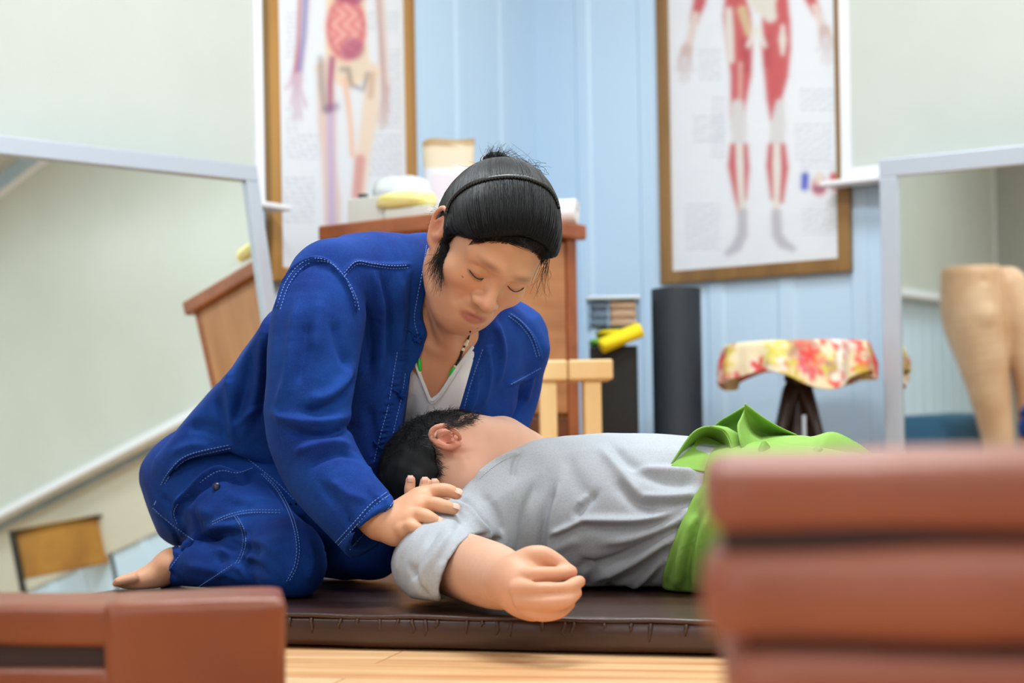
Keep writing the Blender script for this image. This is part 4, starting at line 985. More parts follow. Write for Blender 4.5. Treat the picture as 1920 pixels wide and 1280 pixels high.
# left arm behind the lying man's head, its finger tips coming round his neck
Bd.chain(*G([(962, 640, 2.79, 45), (945, 770, 2.80, 38), (905, 900, 2.74, 32), (860, 965, 2.62, 26)]), k=0.02)
Bd.chain(*G([(860, 965, 2.62, 26), (825, 982, 2.53, 26)]), k=0.02)
LF = [[(812, 980, 2.50, 13), (798, 972, 2.43, 11), (770, 930, 2.405, 11), (770, 900, 2.405, 9.5)],
      [(822, 980, 2.50, 13), (810, 972, 2.42, 11), (796, 928, 2.385, 11.5), (797, 903, 2.385, 10)],
      [(834, 980, 2.50, 13), (828, 972, 2.42, 11), (814, 930, 2.378, 11.5), (815, 906, 2.378, 10)],
      [(845, 980, 2.50, 12), (842, 972, 2.43, 10), (836, 940, 2.385, 10), (834, 925, 2.385, 9)]]
for f in LF: Bd.chain(*G(f), k=0.005)
Bd.chain(*G([(815, 975, 2.55, 14), (780, 975, 2.54, 12), (755, 960, 2.53, 10)]), k=0.006)
# hips, thighs, shins, feet
LEG = [(415, 915, 2.74, 74), (490, 1000, 2.58, 54), (548, 1058, 2.46, 44)]
Bd.chain(*G(LEG), k=0.03); Bd.chain(*G([(545, 1068, 2.48, 30), (440, 1066, 2.58, 30), (345, 1052, 2.66, 25)]), k=0.02)
Bd.chain(*G([(470, 920, 2.88, 70), (600, 990, 2.78, 55), (690, 1038, 2.68, 44)]), k=0.03); Bd.chain(*G([(690, 1040, 2.70, 36), (580, 1040, 2.80, 36), (470, 1046, 2.85, 24)]), k=0.02)
Bd.chain(*G([(345, 1052, 2.66, 27), (325, 1056, 2.655, 30), (296, 1076, 2.64, 27), (262, 1088, 2.62, 20), (232, 1090, 2.60, 13)]), k=0.01)
for k_ in range(5): Bd.chain(*G([(250, 1084+k_*1.5, 2.60+0.014*k_, 10), (222-3*k_*0.5, 1090+k_, 2.585+0.015*k_, 8.5-0.6*k_)]), k=0.004)
Bd.ell(P(318, 1060, 2.64), (0.022, 0.028, 0.022), None, 0.012)
Bd.chain(*G([(470, 1046, 2.85, 24), (430, 1046, 2.86, 22), (395, 1052, 2.87, 14)]), k=0.01)
Bd.op('s', lambda X: np.maximum(X[:, 2]-(MAT_H+0.0015), np.maximum(-((X-fa)@ey), -0.42-((X-fa)@ex))), fa, 3.0, 0.004)
def sk_color(V):
    C = np.tile(SK, (len(V), 1)); H = unH(V)
    C *= (1+0.05*nz(V*60, 1.0, 3)+0.03*nz(V*220, 1.0, 4))[:, None]
    def blob(c, r, colr, a):
        nonlocal C
        d = np.sqrt((((H-np.array(c))/np.array(r))**2).sum(1)); C = mixc(C, np.clip(1.25-d, 0, 1), colr, a)
    inh = (np.abs(H) < 0.2).all(1)
    lipm = (soft((np.sqrt((H[:, 0]/0.0235)**2+((H[:, 2]+0.0525)/0.0095)**2)-1)*0.01, 0.0008))*(H[:, 1] > 0.07)*inh
    C = mixc(C, lipm, (176, 98, 92), 0.75)
    for s in (-1, 1):
        blob((s*0.031, 0.092, 0.040), (0.022, 0.02, 0.0065), (120, 84, 66), 0.55)      # faint brows
        blob((s*0.084, -0.015, 0.005), (0.018, 0.028, 0.04), (214, 130, 106), 0.55)
        blob((s*0.040, 0.078, -0.018), (0.024, 0.02, 0.02), (214, 140, 112), 0.35)
    blob((0, 0.112, -0.016), (0.016, 0.014, 0.013), (220, 148, 124), 0.4)
    d = np.sqrt(((H[:, 0])/0.03)**2+((H[:, 2]+0.036)/0.006)**2); C = mixc(C, np.clip(1.2-d, 0, 1)*(H[:, 1] > 0.07)*inh, (150, 110, 92), 0.4)      # moustache shade
    d = np.sqrt(((H[:, 0])/0.03)**2+((H[:, 2]+0.082)/0.02)**2); C = mixc(C, np.clip(1.2-d, 0, 1)*(H[:, 1] > 0.05)*inh, (176, 126, 102), 0.3)
    for mx, mz in ((0.012, 0.082), (0.049, -0.004), (-0.02, -0.07)): 
        d = np.hypot(H[:, 0]-mx, H[:, 2]-mz); C = mixc(C, (d < 0.0013)*(H[:, 1] > 0.03)*inh, (80, 50, 40), 0.8)
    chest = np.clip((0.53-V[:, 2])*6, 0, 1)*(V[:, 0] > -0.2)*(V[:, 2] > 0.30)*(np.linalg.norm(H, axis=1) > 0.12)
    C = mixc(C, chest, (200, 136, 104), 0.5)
    return C
man = empty('person', P(480, 1085, 2.70)*np.array([1, 1, 0])+np.array([0, 0, MAT_H]), 'kneeling person in a blue denim jacket and trousers, black hair held by a zigzag band', 'person')
solid_part('body', Bd, 0.0024, M_skin, man, 1, 0.02, sk_color)
# ---- closed lashes
for s in (-1, 1):
    pts = catmull([Hd(s*0.0175, 0.0812, 0.0100), Hd(s*0.024, 0.0846, 0.0074), Hd(s*0.033, 0.0852, 0.0070), Hd(s*0.042, 0.0802, 0.0094), Hd(s*0.048, 0.0742, 0.0126)], 5)
    if s < 0: pts = [p+HR@np.array([-0.003, 0.0012, 0.0045]) for p in pts]
    tb = [tube(pts, [0.0004]+[0.0008]*(len(pts)-2)+[0.0004], 6)]
    for i in range(2, len(pts)-1, 1) if s > 0 else []:
        p = pts[i]; tb.append(tube([p, p+HR@np.array([s*0.0012, 0.0025, -0.0022]), p+HR@np.array([s*0.002, 0.0048, -0.0026])], [0.0003, 0.0002, 0.0001], 4))
    link('eyelash', merged(tb), M_lash, man)
# ---- nails
def nail(parent, c, d, up, w_=0.0095, l_=0.011):
    """small curved nail plate at c, d towards the tip, up away from the finger"""
    c, d, up = np.array(c), np.array(d, float), np.array(up, float); d /= np.linalg.norm(d); up -= d*(up@d); up /= np.linalg.norm(up); s = np.cross(d, up)
    V, Fc = [], []
    for i in range(7):
        for j in range(7):
            u, v = (i/6-0.5), (j/6-0.5); k = 1-0.25*max(0, abs(v)*2-0.5)
            V.append(c+d*v*l_+s*u*w_*k+up*(0.0009-0.010*(u*u)*0.25-0.0015*(v > 0.3)))
    for i in range(6):
        for j in range(6): Fc.append((i*7+j, (i+1)*7+j, (i+1)*7+j+1, i*7+j+1))
    o = link('fingernail', raw_mesh(V, Fc), M_nail, parent, smooth=True); sm = o.modifiers.new('s', 'SOLIDIFY'); sm.thickness = 0.0006
for f in FING:
    a, b = P(*f[2][:3]), P(*f[3][:3]); d = b-a; r_ = f[3][3]*f[3][2]/FOC; up = np.array([0.15, -0.75, 0.65]); d2 = d/np.linalg.norm(d); up = up-d2*(up@d2); up /= np.linalg.norm(up)
    nail(man, b+up*(r_*0.93)+d2*0.002, d, up, 0.010, 0.011)
for f in LF[:3]:
    b = P(*f[3][:3]); r_ = f[3][3]*f[3][2]/FOC; nail(man, b+np.array([0, -r_*0.97, 0.002]), (0, 0, 1), (0, -1, 0.1), 0.0085, 0.010)
# ---------------------------------------------------------------- kneeling man: clothes
def local_cut(S, p, nrm, rad, k=0.003):
    """cuts away what lies beyond a plane, only near p"""
    p = np.asarray(p, float); nrm = np.asarray(nrm, float)/np.linalg.norm(nrm)
    def f(X): d = X-p; return np.maximum(-(d@nrm), np.linalg.norm(d, axis=1)-rad)
    return S.op('s', f, p, rad, k)
Te = Solid(); arms_torso(Te, -0.003, arms=False); Te.ell(P(822, 700, 2.66), (0.066, 0.058, 0.096), None, 0.05)
Te.ell(P(872, 706, 2.645), (0.026, 0.048, 0.050), None, 0.03)
NB = trace(Te, dens([(775, 668), (786, 700), (797, 728), (808, 750), (824, 740), (842, 714), (864, 680), (886, 650)], 6), 2.3)
NB = np.where((trace(Bd, proj(NB), 2.3)[:, 1:2] < NB[:, 1:2]), trace(Bd, proj(NB), 2.3), NB)+np.array([0, -0.002, 0])
VN = [(740, 480), (770, 640), (780, 688), (790, 712), (808, 747), (824, 735), (842, 708), (868, 668), (930, 560), (920, 480)]
Te.prism(VN, 2.3, 2.67, 0.003)
Te.prism([(560, 360), (1100, 360), (1100, 1000), (560, 1000)], 2.76, 3.3, 0.02)
Te.prism([(200, 300), (735, 300), (735, 640), (700, 1100), (200, 1100)], 2.2, 3.4, 0.02)
Te.prism([(738, 600), (780, 560), (930, 560), (893, 655), (876, 715), (860, 770), (845, 850), (720, 930), (730, 850), (752, 720)], 2.0, 3.3, 0.003, 'i')
folds(Te, [([(800, 770), (780, 810), (765, 835)], 0.006, 0.002), ([(820, 770), (800, 800)], 0.006, 0.002), ([(775, 740), (765, 790)], 0.006, -0.002)], 2.3)
us = solid_part('undershirt', Te, 0.0022, M_tee, man, 1)
link('neckband', merged([tube(NB, 0.0032, 10), tube(NB+np.array([0, -0.003, -0.0045]), 0.0008, 6)]), M_tee, us, smooth=True)
# ---- jacket
AMP = 2.6
SLV = [(622, 520, 2.515, 74), (598, 600, 2.47, 83), (584, 700, 2.44, 79), (577, 800, 2.425, 75), (604, 878, 2.40, 71), (645, 934, 2.37, 66), (699, 992, 2.35, 64), (730, 1026, 2.335, 63)]
Jk = Solid(); arms_torso(Jk, 0.007)
Jk.ell(P(826, 700, 2.67), (0.085, 0.062, 0.105), None, 0.05)
Jk.chain(*G([(690, 500, 2.60, 62), (690, 640, 2.58, 66), (700, 760, 2.58, 60), (690, 860, 2.58, 55), (640, 930, 2.60, 50)]), k=0.05)
Jk.chain(*G([(520, 640, 2.62, 60), (450, 760, 2.68, 70), (380, 850, 2.72, 85)]), k=0.05)
Jk.chain(*G([(700, 500, 2.66, 62), (775, 490, 2.66, 52), (800, 505, 2.66, 42)]), k=0.03)
TRIM = [(812, 436), (760, 440), (700, 433), (640, 437), (600, 453), (560, 486), (530, 528), (508, 578), (476, 632), (438, 690), (390, 742), (338, 800), (288, 860), (264, 910), (284, 950), (298, 925), (314, 890), (350, 860), (432, 842), (480, 868), (560, 936), (600, 970), (650, 985), (705, 965), (730, 905), (770, 850), (830, 800), (900, 830), (1018, 830), (1024, 655), (1002, 597), (962, 562), (905, 520), (880, 440)]
Jk.prism(TRIM, 2.0, 3.4, 0.012, 'i')
Jk.chain(*G([(955, 632, 2.785, 64), (962, 690, 2.79, 57), (948, 770, 2.795, 54), (905, 870, 2.72, 48)]), k=0.02)
q, r = G(SLV); Jk.chain(q, r, 0.010)
Jk.ell(P(905, 700, 2.72), (0.055, 0.05, 0.10), None, 0.04); Jk.ell(P(905, 655, 2.71), (0.05, 0.055, 0.06), None, 0.04)
# front opening, deep enough to show shirt and chest
OPEN = [(812, 440), (806, 440), (797, 520), (792, 566), (789, 600), (797, 636), (788, 668), (771, 700), (766, 740), (755, 790), (742, 850), (728, 905), (736, 960), (800, 940), (842, 800), (855, 770), (864, 730), (874, 700), (884, 655), (896, 612), (900, 585), (880, 520), (860, 440)]
Jk.prism(OPEN, 2.0, 2.685, 0.004)
# rolled front edges and standing collar
for pl, w_, a in (([(806, 445), (797, 520), (790, 566), (786, 600), (794, 636), (784, 668), (767, 700), (761, 740), (750, 790), (737, 850), (725, 900)], 0.0045, 0.0030),
                  ([(935, 560), (912, 600), (897, 655), (881, 700), (871, 730), (862, 770), (850, 800)], 0.0045, 0.0030)):
    Jk.ridge(trace(Jk, dens(pl, 12), 2.2), w_, a, n=1, taper=False)
co_pts = [(800, 452, 2.62), (795, 500, 2.60), (786, 550, 2.585), (782, 590, 2.575), (793, 625, 2.57)]
Jk.chain([P(*c) for c in co_pts], [0.005, 0.006, 0.006, 0.006, 0.0045], 0.012)
# cuff cut and hollow
pc = P(698, 993, 2.35); dirc = P(730, 1026, 2.335)-P(645, 934, 2.37); local_cut(Jk, pc+dirc/np.linalg.norm(dirc)*0.001, dirc, 0.085)
q, r = G([(690, 984, 2.353, 60)]+SLV[6:]); Jk.chain(q[0:], [x-0.007 for x in r], 0.002, 's')
# seams and folds
SEAM_ARM = [(519, 575), (535, 530), (560, 497), (590, 484), (620, 492), (645, 520), (662, 552), (668, 580)]
SEAM_YOKE = [(645, 512), (668, 490), (700, 494), (735, 498), (765, 497)]
SEAM_L1 = [(958, 588), (980, 605), (1000, 632), (1012, 668)]; SEAM_L2 = [(1014, 690), (985, 706), (955, 722)]
HEM = [(286, 940), (298, 915), (318, 882), (352, 853), (430, 834)]
CUFF = [(634, 1022), (668, 985), (700, 950), (732, 926)]
f = lambda p, w_, a: (p, w_, a)
folds(Jk, [f(SEAM_ARM, 0.0035, 0.0022), f([(x+7, y+6) for x, y in SEAM_ARM], 0.002, -0.0015), f(SEAM_YOKE, 0.003, 0.0018), f([(x, y+7) for x, y in SEAM_YOKE], 0.002, -0.0012),
    f(SEAM_L1, 0.003, 0.0018), f(SEAM_L2, 0.003, 0.0018), f(HEM, 0.0035, 0.0016), f(CUFF, 0.0025, -0.0012),
    # sleeve folds
    f([(660, 690), (640, 720), (612, 742), (580, 750)], 0.008, 0.0035), f([(662, 712), (640, 745), (605, 765), (565, 768)], 0.006, -0.004),
    f([(652, 775), (620, 790), (580, 792), (535, 785), (512, 775)], 0.008, 0.0040), f([(655, 800), (622, 812), (580, 812), (540, 806)], 0.006, -0.0045),
    f([(655, 835), (620, 832), (585, 838), (550, 848)], 0.008, 0.0035), f([(668, 862), (640, 850), (605, 858), (575, 872)], 0.006, -0.003),
    f([(600, 560), (596, 610), (590, 660)], 0.010, 0.0022), f([(560, 560), (548, 630), (540, 700), (520, 760)], 0.009, 0.003), f([(630, 600), (640, 650), (655, 690)], 0.009, -0.003),
    f([(575, 600), (568, 660), (556, 720)], 0.008, -0.0025), f([(620, 900), (650, 925), (690, 940)], 0.007, 0.0018), f([(600, 905), (640, 950), (660, 990)], 0.008, -0.002), f([(690, 905), (700, 930), (725, 945)], 0.006, 0.002),
    # front panel folds
    f([(700, 505), (712, 580), (716, 660), (708, 720)], 0.007, 0.0028), f([(718, 510), (730, 600), (735, 690)], 0.006, -0.0035), f([(745, 510), (752, 590), (748, 660)], 0.007, 0.002),
    f([(690, 560), (694, 640), (690, 700)], 0.007, -0.0035), f([(770, 520), (772, 600), (765, 660)], 0.005, -0.002), f([(690, 760), (700, 820), (715, 870)], 0.008, -0.003),
    # back folds left of the sleeve
    f([(500, 600), (492, 680), (478, 750), (452, 820)], 0.010, 0.0035), f([(505, 640), (500, 720), (488, 790)], 0.008, -0.0045), f([(470, 660), (458, 730), (440, 800)], 0.008, -0.0035),
    f([(430, 700), (436, 760), (432, 830)], 0.010, 0.004), f([(405, 745), (418, 790), (428, 835)], 0.008, -0.003), f([(440, 800), (470, 770), (495, 765)], 0.006, 0.003), f([(350, 800), (390, 800), (425, 820)], 0.009, -0.0025), f([(320, 850), (360, 835), (400, 838)], 0.008, 0.002),
    # left side
    f([(910, 650), (920, 700), (908, 760)], 0.007, 0.0020), f([(930, 600), (945, 660), (935, 720)], 0.008, 0.003), f([(893, 700), (890, 740), (872, 790)], 0.006, 0.002), f([(975, 720), (968, 770), (955, 800)], 0.008, -0.003), f([(995, 700), (985, 750)], 0.007, 0.002)])
rgj = np.random.default_rng(12)
# puckered stitching rows beside the opening
pk = []
for i, (x0, y0) in enumerate(dens([(776, 650), (762, 700), (750, 745), (738, 790), (722, 850), (712, 890)], 11)): pk.append(f([(x0-20-rgj.uniform(0, 6), y0+rgj.uniform(-3, 3)), (x0-4, y0-3)], 0.0022, 0.0014))
for i, (x0, y0) in enumerate(dens([(905, 655), (890, 700), (878, 745), (862, 785)], 11)): pk.append(f([(x0+3, y0), (x0+20, y0-6)], 0.0022, 0.0014))
for i, (x0, y0) in enumerate(dens(SEAM_ARM, 12)[1:-1]): pk.append(f([(x0-1, y0-6), (x0+4, y0+9)], 0.0020, 0.0010))
folds(Jk, pk)
Jk.bump(lambda X: 0.0085*(0.45-np.abs(nz(X*np.array([17, 17, 11]), 1.0, 73)))+0.0016*nz(X*np.array([26, 26, 20]), 1.0, 71)+0.0007*nz(X*70, 1.0, 72), P(640, 700, 2.6), 1.2)
jo = solid_part('denim_jacket', Jk, 0.0022, M_denim, man, 1)
# stitching, collar, knot buttons
st_ = []
for pl in (SEAM_ARM, [(x+6, y+5) for x, y in SEAM_ARM], SEAM_YOKE, [(x+1, y+5) for x, y in SEAM_YOKE], SEAM_L1, [(x-5, y+4) for x, y in SEAM_L1], SEAM_L2, HEM, [(x+3, y+6) for x, y in HEM], CUFF, [(x-5, y-5) for x, y in CUFF],
           [(656, 1030), (690, 992), (722, 960), (740, 938)], [(800, 460), (790, 520), (781, 566), (777, 600), (786, 636)], [(760, 700), (754, 740), (742, 790), (729, 850), (718, 895)], [(905, 655), (889, 700), (878, 735), (868, 775)],
           [(745, 660), (738, 700), (728, 760), (712, 820), (700, 870)]): st_.append(pl)
st_ = stitch_rows(Jk, st_)
link('stitching', merged(st_), M_stitch, jo)['kind'] = 'stuff'
def knot(S, px, py, rpx, loop=None, parent=None, z0=2.1):
    c = trace(S, [(px, py), (px+1, py)], z0)[0]; R_ = rpx*c[1]/FOC; c = c+np.array([0, -R_*0.5, 0]); parts = []
    for k in range(4):
        ax = [(1, 0, 0), (0, 0, 1), (0.7, 0, 0.7), (-0.7, 0, 0.7)][k]; ax = np.array(ax, float); ax /= np.linalg.norm(ax); pts = []
        s = np.cross(ax, (0, 1, 0)); s /= np.linalg.norm(s)
        for i in range(15):
            a = math.pi*i/14; pts.append(c+(ax*math.cos(a)-np.array([0, 1, 0])*math.sin(a)*0.75)*R_*0.85+s*R_*0.33*(k-1.5)*0.6)
        parts.append(tube(pts, R_*0.30, 7))
    parts.append(tube([c+np.array([0, R_*0.6, 0]), c, c-np.array([0, R_*0.5, 0])], [R_*0.8, R_*0.8, R_*0.3], 10))
    o = link('knot_button', merged(parts), M_denim, parent, smooth=True)
    if loop:
        Q = trace(S, dens(loop, 6), z0)+np.array([0, -0.002, 0]); link('button_loop', merged([tube(Q, 0.0016, 7)]), M_denim, parent, smooth=True)
knot(Jk, 783, 636, 8, [(760, 616), (770, 620), (782, 632)], jo); knot(Jk, 753, 740, 8, [(736, 730), (744, 734), (756, 742)], jo); knot(Jk, 730, 848, 8, [(700, 826), (712, 838), (728, 848)], jo)
Q = trace(Jk, dens([(872, 676), (866, 672), (866, 680), (874, 684), (882, 676), (894, 668)], 4), 2.1)+np.array([0, -0.002, 0]); link('button_loop', merged([tube(Q, 0.0016, 7)]), M_denim, jo, smooth=True)
Q = trace(Jk, dens([(850, 765), (833, 770), (829, 765), (834, 760), (850, 756)], 4), 2.1)+np.array([0, -0.002, 0]); link('button_loop', merged([tube(Q, 0.0016, 7)]), M_denim, jo, smooth=True)

# ---- trousers
AMP = 1.6
Tr = Solid()
Tr.chain(*G([(385, 905, 2.76, 100), (445, 952, 2.65, 86), (500, 1005, 2.55, 74), (540, 1052, 2.465, 62)]), k=0.03)
Tr.ell(P(545, 1052, 2.47), (0.048, 0.050, 0.050), None, 0.02)
Tr.ell(P(360, 920, 2.78), (0.075, 0.13, 0.085), None, 0.05)
Tr.chain(*G([(530, 1066, 2.49, 48), (430, 1058, 2.57, 54), (345, 1062, 2.655, 40), (300, 1078, 2.69, 40)]), k=0.008)
Tr.chain(*G([(470, 920, 2.88, 90), (600, 990, 2.78, 76), (695, 1032, 2.68, 58)]), k=0.04); Tr.chain(*G([(695, 1040, 2.70, 48), (580, 1040, 2.80, 48), (480, 1042, 2.85, 36)]), k=0.01)
Tr.chain(*G([(400, 862, 2.74, 72), (500, 912, 2.68, 66), (610, 975, 2.68, 52)]), k=0.03)
Tr.prism([(250, 700), (266, 905), (284, 962), (300, 1005), (330, 1042), (345, 1030), (318, 1068), (296, 1104), (300, 1160), (900, 1160), (900, 700)], 2.0, 3.4, 0.006, 'i')
Tr.half(floor_pt(540, 1116, MAT_H+0.001), (0, 0, -1), 0.01)
q, r = G([(345, 1058, 2.66, 32), (290, 1078, 2.69, 34)]); Tr.chain(q, r, 0.003, 's')
SP1 = [(398, 978), (430, 964), (470, 956), (528, 956)]; SP2 = [(490, 888), (520, 920), (545, 970), (556, 1020), (552, 1060), (536, 1092)]
SP3 = [(440, 968), (452, 990), (456, 1015), (450, 1040), (440, 1058)]; SP4 = [(286, 952), (312, 975), (345, 1000), (362, 1012)]; FLAP = [(332, 982), (326, 962), (334, 944), (352, 926), (378, 902), (402, 886), (420, 882), (446, 886), (476, 876)]
folds(Tr, [f(FLAP, 0.0045, 0.007), f([(x+7, y+9) for x, y in FLAP[2:]], 0.006, -0.007), f(SP1, 0.003, 0.0016), f(SP2, 0.003, 0.0016), f(SP3, 0.0035, 0.003), f(SP4, 0.003, 0.0018),
    f([(300, 965), (330, 1005), (345, 1035)], 0.006, -0.004), f([(345, 1032), (380, 1010), (420, 1000), (460, 1002)], 0.007, -0.008), f([(360, 1010), (400, 990), (440, 986)], 0.008, 0.005),
    f([(420, 1012), (450, 1030), (490, 1030)], 0.008, -0.005), f([(410, 1022), (430, 1050), (450, 1072)], 0.008, 0.004), f([(480, 985), (520, 1000), (560, 1010)], 0.010, -0.0025), f([(470, 1010), (500, 1020), (530, 1045)], 0.008, 0.003),
    f([(400, 1040), (440, 1050), (500, 1075)], 0.008, -0.005), f([(350, 1060), (400, 1070), (460, 1090)], 0.008, 0.003), f([(330, 930), (360, 955), (400, 965)], 0.010, 0.003), f([(300, 930), (320, 950), (335, 975)], 0.008, -0.003),
    f([(420, 920), (460, 930), (500, 925)], 0.01, 0.0025), f([(430, 940), (470, 945)], 0.007, -0.002), f([(575, 1010), (585, 1050), (575, 1090)], 0.008, 0.002), f([(470, 1095), (450, 1060), (470, 1040)], 0.006, 0.003), f([(385, 1095), (410, 1080), (436, 1062)], 0.003, 0.0015)])
Tr.bump(lambda X: 0.0075*(0.45-np.abs(nz(X*np.array([18, 18, 16]), 1.0, 83)))+0.0016*nz(X*np.array([28, 28, 24]), 1.0, 81)+0.0007*nz(X*75, 1.0, 82), P(500, 1000, 2.6), 1.2)
to = solid_part('denim_trousers', Tr, 0.0024, M_denim, man, 1)
st_ = []
for pl in (SP1, [(x, y+5) for x, y in SP1], SP2, [(x+5, y) for x, y in SP2], SP3, [(x+5, y) for x, y in SP3], SP4, FLAP, [(440, 842), (480, 872), (520, 905), (555, 940)], [(372, 1100), (400, 1082), (436, 1058)], [(300, 1096), (318, 1066), (338, 1040)]): st_.append(pl)
st_ = stitch_rows(Tr, st_)
link('stitching', merged(st_), M_stitch, to)['kind'] = 'stuff'
c = trace(Tr, [(406, 913), (407, 913)], 2.1)[0]
link('trouser_button', merged([lathe(frame(c+np.array([0, -0.002, 0.001]), (1, 0, 0), (0, 0.35, 1), (0, -1, 0.35)), [(0, 0.002), (0.0055, 0.002), (0.0062, 0.001), (0.0060, -0.002), (0, -0.002)], 20)]), mat('dark_blue_button', srgb(20, 30, 70), 0.3), to, smooth=True)

# ---- hair, band, bun
def strand_mesh(Pth, r0, r1=0.3):
    """Pth (N, M, 3) -> three-sided tapering strands"""
    N_, M_, _ = Pth.shape; T = np.gradient(Pth, axis=1); T /= np.linalg.norm(T, axis=2, keepdims=True)+1e-12
    A = np.cross(T, np.array([0.31, 0.87, 0.38])); A /= np.linalg.norm(A, axis=2, keepdims=True)+1e-12; B = np.cross(T, A)
    rr = (r0*(1-(1-r1)*np.linspace(0, 1, M_)**2))[None, :, None]
    ring = [Pth+(A*math.cos(a)+B*math.sin(a))*rr for a in (0, 2.094, 4.189)]
    V = np.stack(ring, 2).reshape(-1, 3); base = (np.arange(N_)[:, None]*M_+np.arange(M_-1)[None]).reshape(-1)*3
    F = np.concatenate([np.stack([base+k, base+(k+1) % 3, base+3+(k+1) % 3, base+3+k], 1) for k in range(3)])
    return mesh_np(V, F)
BUN = P(928, 299, 2.575)
Hs = Solid()
Hs.ell(Hd(0, -0.015, 0.054), np.array((0.0895, 0.104, 0.097))*HS, HA, 0.02); Hs.ell(Hd(0, 0.030, 0.066), np.array((0.080, 0.064, 0.063))*HS, HA, 0.02)
Hs.ell(Hd(0, -0.055, 0.015), np.array((0.066, 0.060, 0.060))*HS, HA, 0.03)
pf = Hd(0, 0.083, 0.086); nf = HR@np.array([0, 0.53, -0.85]); nf /= np.linalg.norm(nf)
def facecut(X):
    h = unH(X); a = (X-pf)@nf+0.024*HS*(1-np.clip(np.abs(h[:, 0])/0.05, 0, 1.2)**2)*0.6-0.16*h[:, 0]-0.004*np.clip(np.abs(h[:, 0])/0.06-0.6, 0, 1)
    return np.maximum(-a, (-(h[:, 1]-0.002))*HS)
Hs.op('s', facecut, Hd(0, 0.06, 0), 0.25, 0.010)
def napecut(X): h = unH(X); return np.maximum((h[:, 2]+0.035+0.1*(h[:, 1]+0.05))*HS, (h[:, 1]-0.02)*HS)
Hs.op('s', napecut, Hd(0, -0.05, -0.08), 0.2, 0.008)
for s in (-1, 1): Hs.ell(Hd(s*0.090, -0.015, 0.000), np.array((0.014, 0.018, 0.030))*HS, HA, 0.004, 's'); Hs.chain([Hd(s*0.071, 0.012, 0.036), Hd(s*0.070, 0.010, 0.012), Hd(s*0.069, 0.008, -0.012)], [0.010, 0.007, 0.003], 0.01)
Hs.chain([P(955, 325, 2.57), P(936, 306, 2.575)], [0.022, 0.015], 0.02); Hs.ell(BUN, (0.017, 0.015, 0.010), None, 0.004)
for i in range(40):
    a = (i/39-0.5)*2; p0 = Hd(a*0.062, 0.076-0.03*a*a, 0.098-0.02*a*a); p1 = Hd(a*0.080, 0.02, 0.118-0.045*a*a); p2 = Hd(a*0.06+0.01, -0.04, 0.128-0.03*a*a)
    Hs.ridge([p0, p1, p2], 0.003, 0.0016*(1 if i % 2 else -1))
hair = solid_part('hair', Hs, 0.0022, M_hair, man, 1)
# combed strands following the scalp to the bun
def project(S, X, it=3, target=0.0):
    for _ in range(it):
        d = S.ev(X)-target; g = np.stack([S.ev(X+np.eye(3)[i]*0.001)-S.ev(X-np.eye(3)[i]*0.001) for i in range(3)], 1); g /= np.linalg.norm(g, axis=1, keepdims=True)+1e-9; X = X-g*d[:, None]
    return X, g
rg = np.random.default_rng(3); n = 6500
hv = np.empty(len(hair.data.vertices)*3, np.float32); hair.data.vertices.foreach_get('co', hv); hv = hv.reshape(-1, 3).astype(float); hh_ = unH(hv)
vis = hv[(hv[:, 1] < 2.60)]; fr = vis[np.abs((vis-pf)@nf) < 0.016]
X = np.concatenate([vis[rg.integers(len(vis), size=n-2000)], fr[rg.integers(len(fr), size=2000)]])+rg.normal(0, 0.0008, (n, 3)); X, g = project(Hs, X, 2, 0.0002); path = [X]
lift = rg.normal(0, 1, n)
for i in range(15):
    d = BUN-X; L = np.linalg.norm(d, axis=1, keepdims=True); d = d/L; d = d-g*(d*g).sum(1, keepdims=True)
    back = -HR[:, 1]; bk = back-g*(g@back)[:, None]; up_ = HR[:, 2]; d = d+bk*0.25*np.exp(-i/6)+up_*0.2*np.exp(-i/4)
    d /= np.linalg.norm(d, axis=1, keepdims=True)+1e-9; d += 0.06*np.stack([np.sin(lift*3+i*0.5+k) for k in range(3)], 1)
    X = X+d*np.minimum(0.0085, L*0.5); X, g = project(Hs, X, 1, 0.0003+0.0003*np.abs(lift[:, None])[:, 0]); path.append(X)
Pth = np.stack(path, 1)
so = link('hair_strands', strand_mesh(Pth, 0.00050, 0.5), M_hairs, hair, smooth=True); so['kind'] = 'stuff'
# fine roots rising from the forehead into the combed hair
n = 800; sx = rg.uniform(-0.062, 0.066, n); A0 = HO+(np.stack([sx, 0.088-0.5*sx**2/0.08, 0.093-0.042*(sx/0.066)**2-0.10*sx-rg.random(n)**2*0.008+0.002], 1)*HS)@HR.T
A0, _ = project(Bd, A0, 5, 0.0002); A2 = A0+HR[:, 2]*0.016+HR[:, 1]*0.0; A2, _ = project(Hs, A2, 4, 0.0006); t = np.linspace(0, 1, 9)[None, :, None]; A1 = (A0+A2)/2+HR[:, 1]*0.003
rp = (1-t)**2*A0[:, None]+2*t*(1-t)*A1[:, None]+t*t*A2[:, None]
so = link('hairline_roots', strand_mesh(rp, 0.00019, 0.9), M_hairs, hair, smooth=True); so['kind'] = 'stuff'
